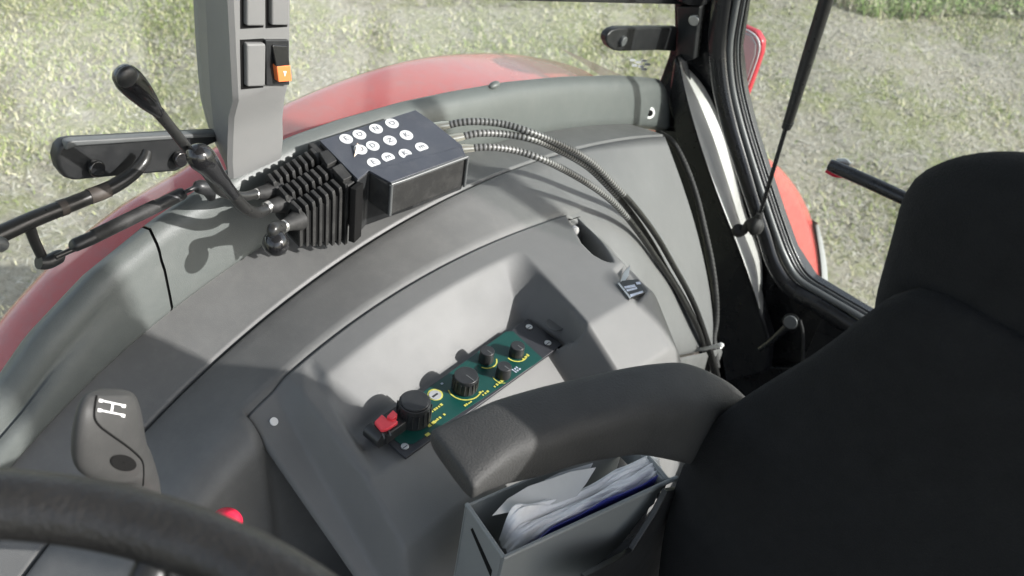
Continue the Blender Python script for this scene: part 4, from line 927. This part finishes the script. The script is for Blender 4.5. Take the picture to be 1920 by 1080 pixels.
# ================================================================== STEERING WHEEL
sw_ = thing('steering_wheel', 'black textured steering wheel rim crossing the lower left corner', 'steering wheel', (-.045, .15, -.62))
tilt = math.radians(5); nW = np.array((math.sin(tilt), 0, math.cos(tilt)))
pm = [(0, 946), (150, 958), (300, 996), (420, 1040), (520, 1090)]
p0w = ray(300, 996) * .42; Qw = np.array([onpl(a, b, p0w, nW) for a, b in pm]); e1 = nrm(np.cross((0, 1, 0), nW)); e2 = np.array((0, 1.0, 0))
A_ = np.c_[2 * Qw @ e1, 2 * Qw @ e2, np.ones(5)]; sol = np.linalg.lstsq(A_, (Qw @ e1) ** 2 + (Qw @ e2) ** 2, rcond=None)[0]
RW = math.sqrt(sol[2] + sol[0] ** 2 + sol[1] ** 2); CW = sol[0] * e1 + sol[1] * e2 + nW * np.dot(p0w, nW)
def rim_pt(t, r=RW, dz=0): return CW + (e1 * math.cos(t) + e2 * math.sin(t)) * r + nW * dz
V = []; Fc = []; n1, n2 = 160, 24
for i in range(n1):
    t = 2 * math.pi * i / n1; rd = e1 * math.cos(t) + e2 * math.sin(t); c = rim_pt(t)
    for j in range(n2):
        a = 2 * math.pi * j / n2; rr = .0145 + .0005 * math.cos(8 * a) * 0
        V.append(c + rd * rr * math.cos(a) + nW * rr * 1.0 * math.sin(a))
for i in range(n1):
    for j in range(n2): Fc.append((i * n2 + j, i * n2 + (j + 1) % n2, ((i + 1) % n1) * n2 + (j + 1) % n2, ((i + 1) % n1) * n2 + j))
obj('rim', V, Fc, 'wheel', sw_, smooth=True)
hubc = CW - nW * .05
cyl('hub', hubc - nW * .02, nW, .045, .03, 'black', sw_, bevel=.006)
tdir = onz(265, 1085, CW[2] - .02) - CW; tS = math.atan2(np.dot(tdir, e2), np.dot(tdir, e1))
for k in range(3):
    t = tS + k * 2 * math.pi / 3; tube('spoke', [hubc, hubc * .4 + rim_pt(t, RW) * .6 - nW * .018, rim_pt(t, RW - .004, -.006)], [.012, .009, .0075], 'black', sw_, n=14, flat=(nW, .6))
tube('column', [hubc - nW * .01, hubc - nW * .55 + np.array((-.25, 0, -.1))], [.035, .05], 'black', sw_)

# ================================================================== GEAR LEVER
gl = thing('gear_lever', 'grey brown gear lever grip printed with a white shift pattern', 'gear lever', ony(300, 1010, .50))
yG = .50
def gy(px, py, y=yG): return ony(px, py, y)
# head of the grip: loft of horizontal-ish sections measured down its length
sec = [(742, 178, 238, .0), (748, 160, 252, .008), (762, 147, 260, .013), (785, 139, 266, .017), (810, 134, 270, .019), (835, 133, 274, .020), (853, 140, 279, .019), (862, 164, 284, .018), (874, 196, 289, .015), (892, 222, 295, .013), (912, 236, 300, .012), (940, 244, 303, .012), (980, 246, 305, .0135), (1040, 252, 306, .013)]
V = []; Fc = []; ns = 30
S_ = spline([(a, b, c, d) for a, b, c, d in sec], 56)
for q in S_:
    L_, R_ = gy(q[1], q[0]), gy(q[2], q[0]); c = (L_ + R_) / 2; w = (R_ - L_) / 2; dpt = nrm(np.array((-.57, -.82, .0))); hd = max(q[3], .001) * 1.25
    for j in range(ns):
        t = 2 * math.pi * j / ns; V.append(c + w * math.copysign(abs(math.cos(t)) ** .75, math.cos(t)) + dpt * hd * math.copysign(abs(math.sin(t)) ** .8, math.sin(t)))
for i in range(len(S_) - 1):
    for j in range(ns): Fc.append((i * ns + j, i * ns + (j + 1) % ns, (i + 1) * ns + (j + 1) % ns, (i + 1) * ns + j))
Fc.append(tuple(range(ns))[::-1]); Fc.append(tuple((len(S_) - 1) * ns + j for j in range(ns)))
grip = obj('grip', V, Fc, 'grip', gl, smooth=True)
from mathutils.bvhtree import BVHTree
_bv = BVHTree.FromPolygons([tuple(map(float, v)) for v in V], Fc)
def ongrip(px, py, lift=.0006):
    d = Vector([float(t) for t in ray(px, py)]).normalized(); h = _bv.ray_cast(Vector((0, 0, 0)), d)
    if h[0] is None: return gy(px, py)
    return np.array(h[0]) - np.array(d) * lift
def printed(name, a, b, wpx, mat, lift=.0006, n=6):
    a = np.array(a, float); b = np.array(b, float); t = b - a; q = np.array((-t[1], t[0])); q = q / np.linalg.norm(q) * wpx
    rows = [[ongrip(*(a + t * k + q * e), lift) for e in (-1, 1)] for k in np.linspace(0, 1, n)]
    gridm(name, rows, mat, gl)
printed('shift_mark', (190, 751), (232, 760), 1.5, 'white'); printed('shift_mark', (187, 769), (231, 778), 1.5, 'white'); printed('shift_mark', (212, 755), (209, 774), 2.0, 'white')
for a, b in ((189, 751), (232, 761), (187, 769), (231, 779)): printed('shift_digit', (a - 3.5, b - .5), (a + 3.5, b + 1), 3.0, 'white', .0008, 3)
sm = spline([(181, 742), (178, 760), (177, 782), (186, 798), (205, 813), (232, 832), (252, 848), (266, 864), (269, 885), (268, 910)], 46)
tube('pad_seam', [ongrip(*q, .0001) for q in sm], .0009, 'groove', gl, sides=6)
rr_ = [[ongrip(232 + 24 * r_ * math.cos(t_), 868 + 15 * r_ * math.sin(t_) + 4 * r_ * math.cos(t_), .0018) for t_ in np.linspace(0, 2 * math.pi, 30)] for r_ in (.05, .5, 1)]
gridm('finger_recess_shade', rr_, 'groove', gl)  # flat dark disc laid on the grip, painting the shade of a hollow
ptube('release_arm', [(222, 868, 5, .50), (208, 878, 5, .50), (190, 893, 5.5, .505), (172, 912, 6, .51)], ('y', .50), 'shaft', gl, n=12)
ptube('shaft', [(296, 1020, 14), (310, 1120, 16), (330, 1250, 18)], ('y', .51), 'black', gl)
# pocket for the lever in the console face, red knob
rk = thing('red_knob_lever', 'small round red knob just showing over the steering wheel rim', 'knob', onx(425, 1010, .33))
c = ony(424, 981, .47); ball('knob', c, 31 * depth(c) / F_PX, 'redknob', rk, nu=30, nv=18, sq=(1, 1, .85)); tube('stem', [c, c + np.array((.01, .06, -.10)), c + np.array((.03, .13, -.22))], .005, 'shaft', rk)
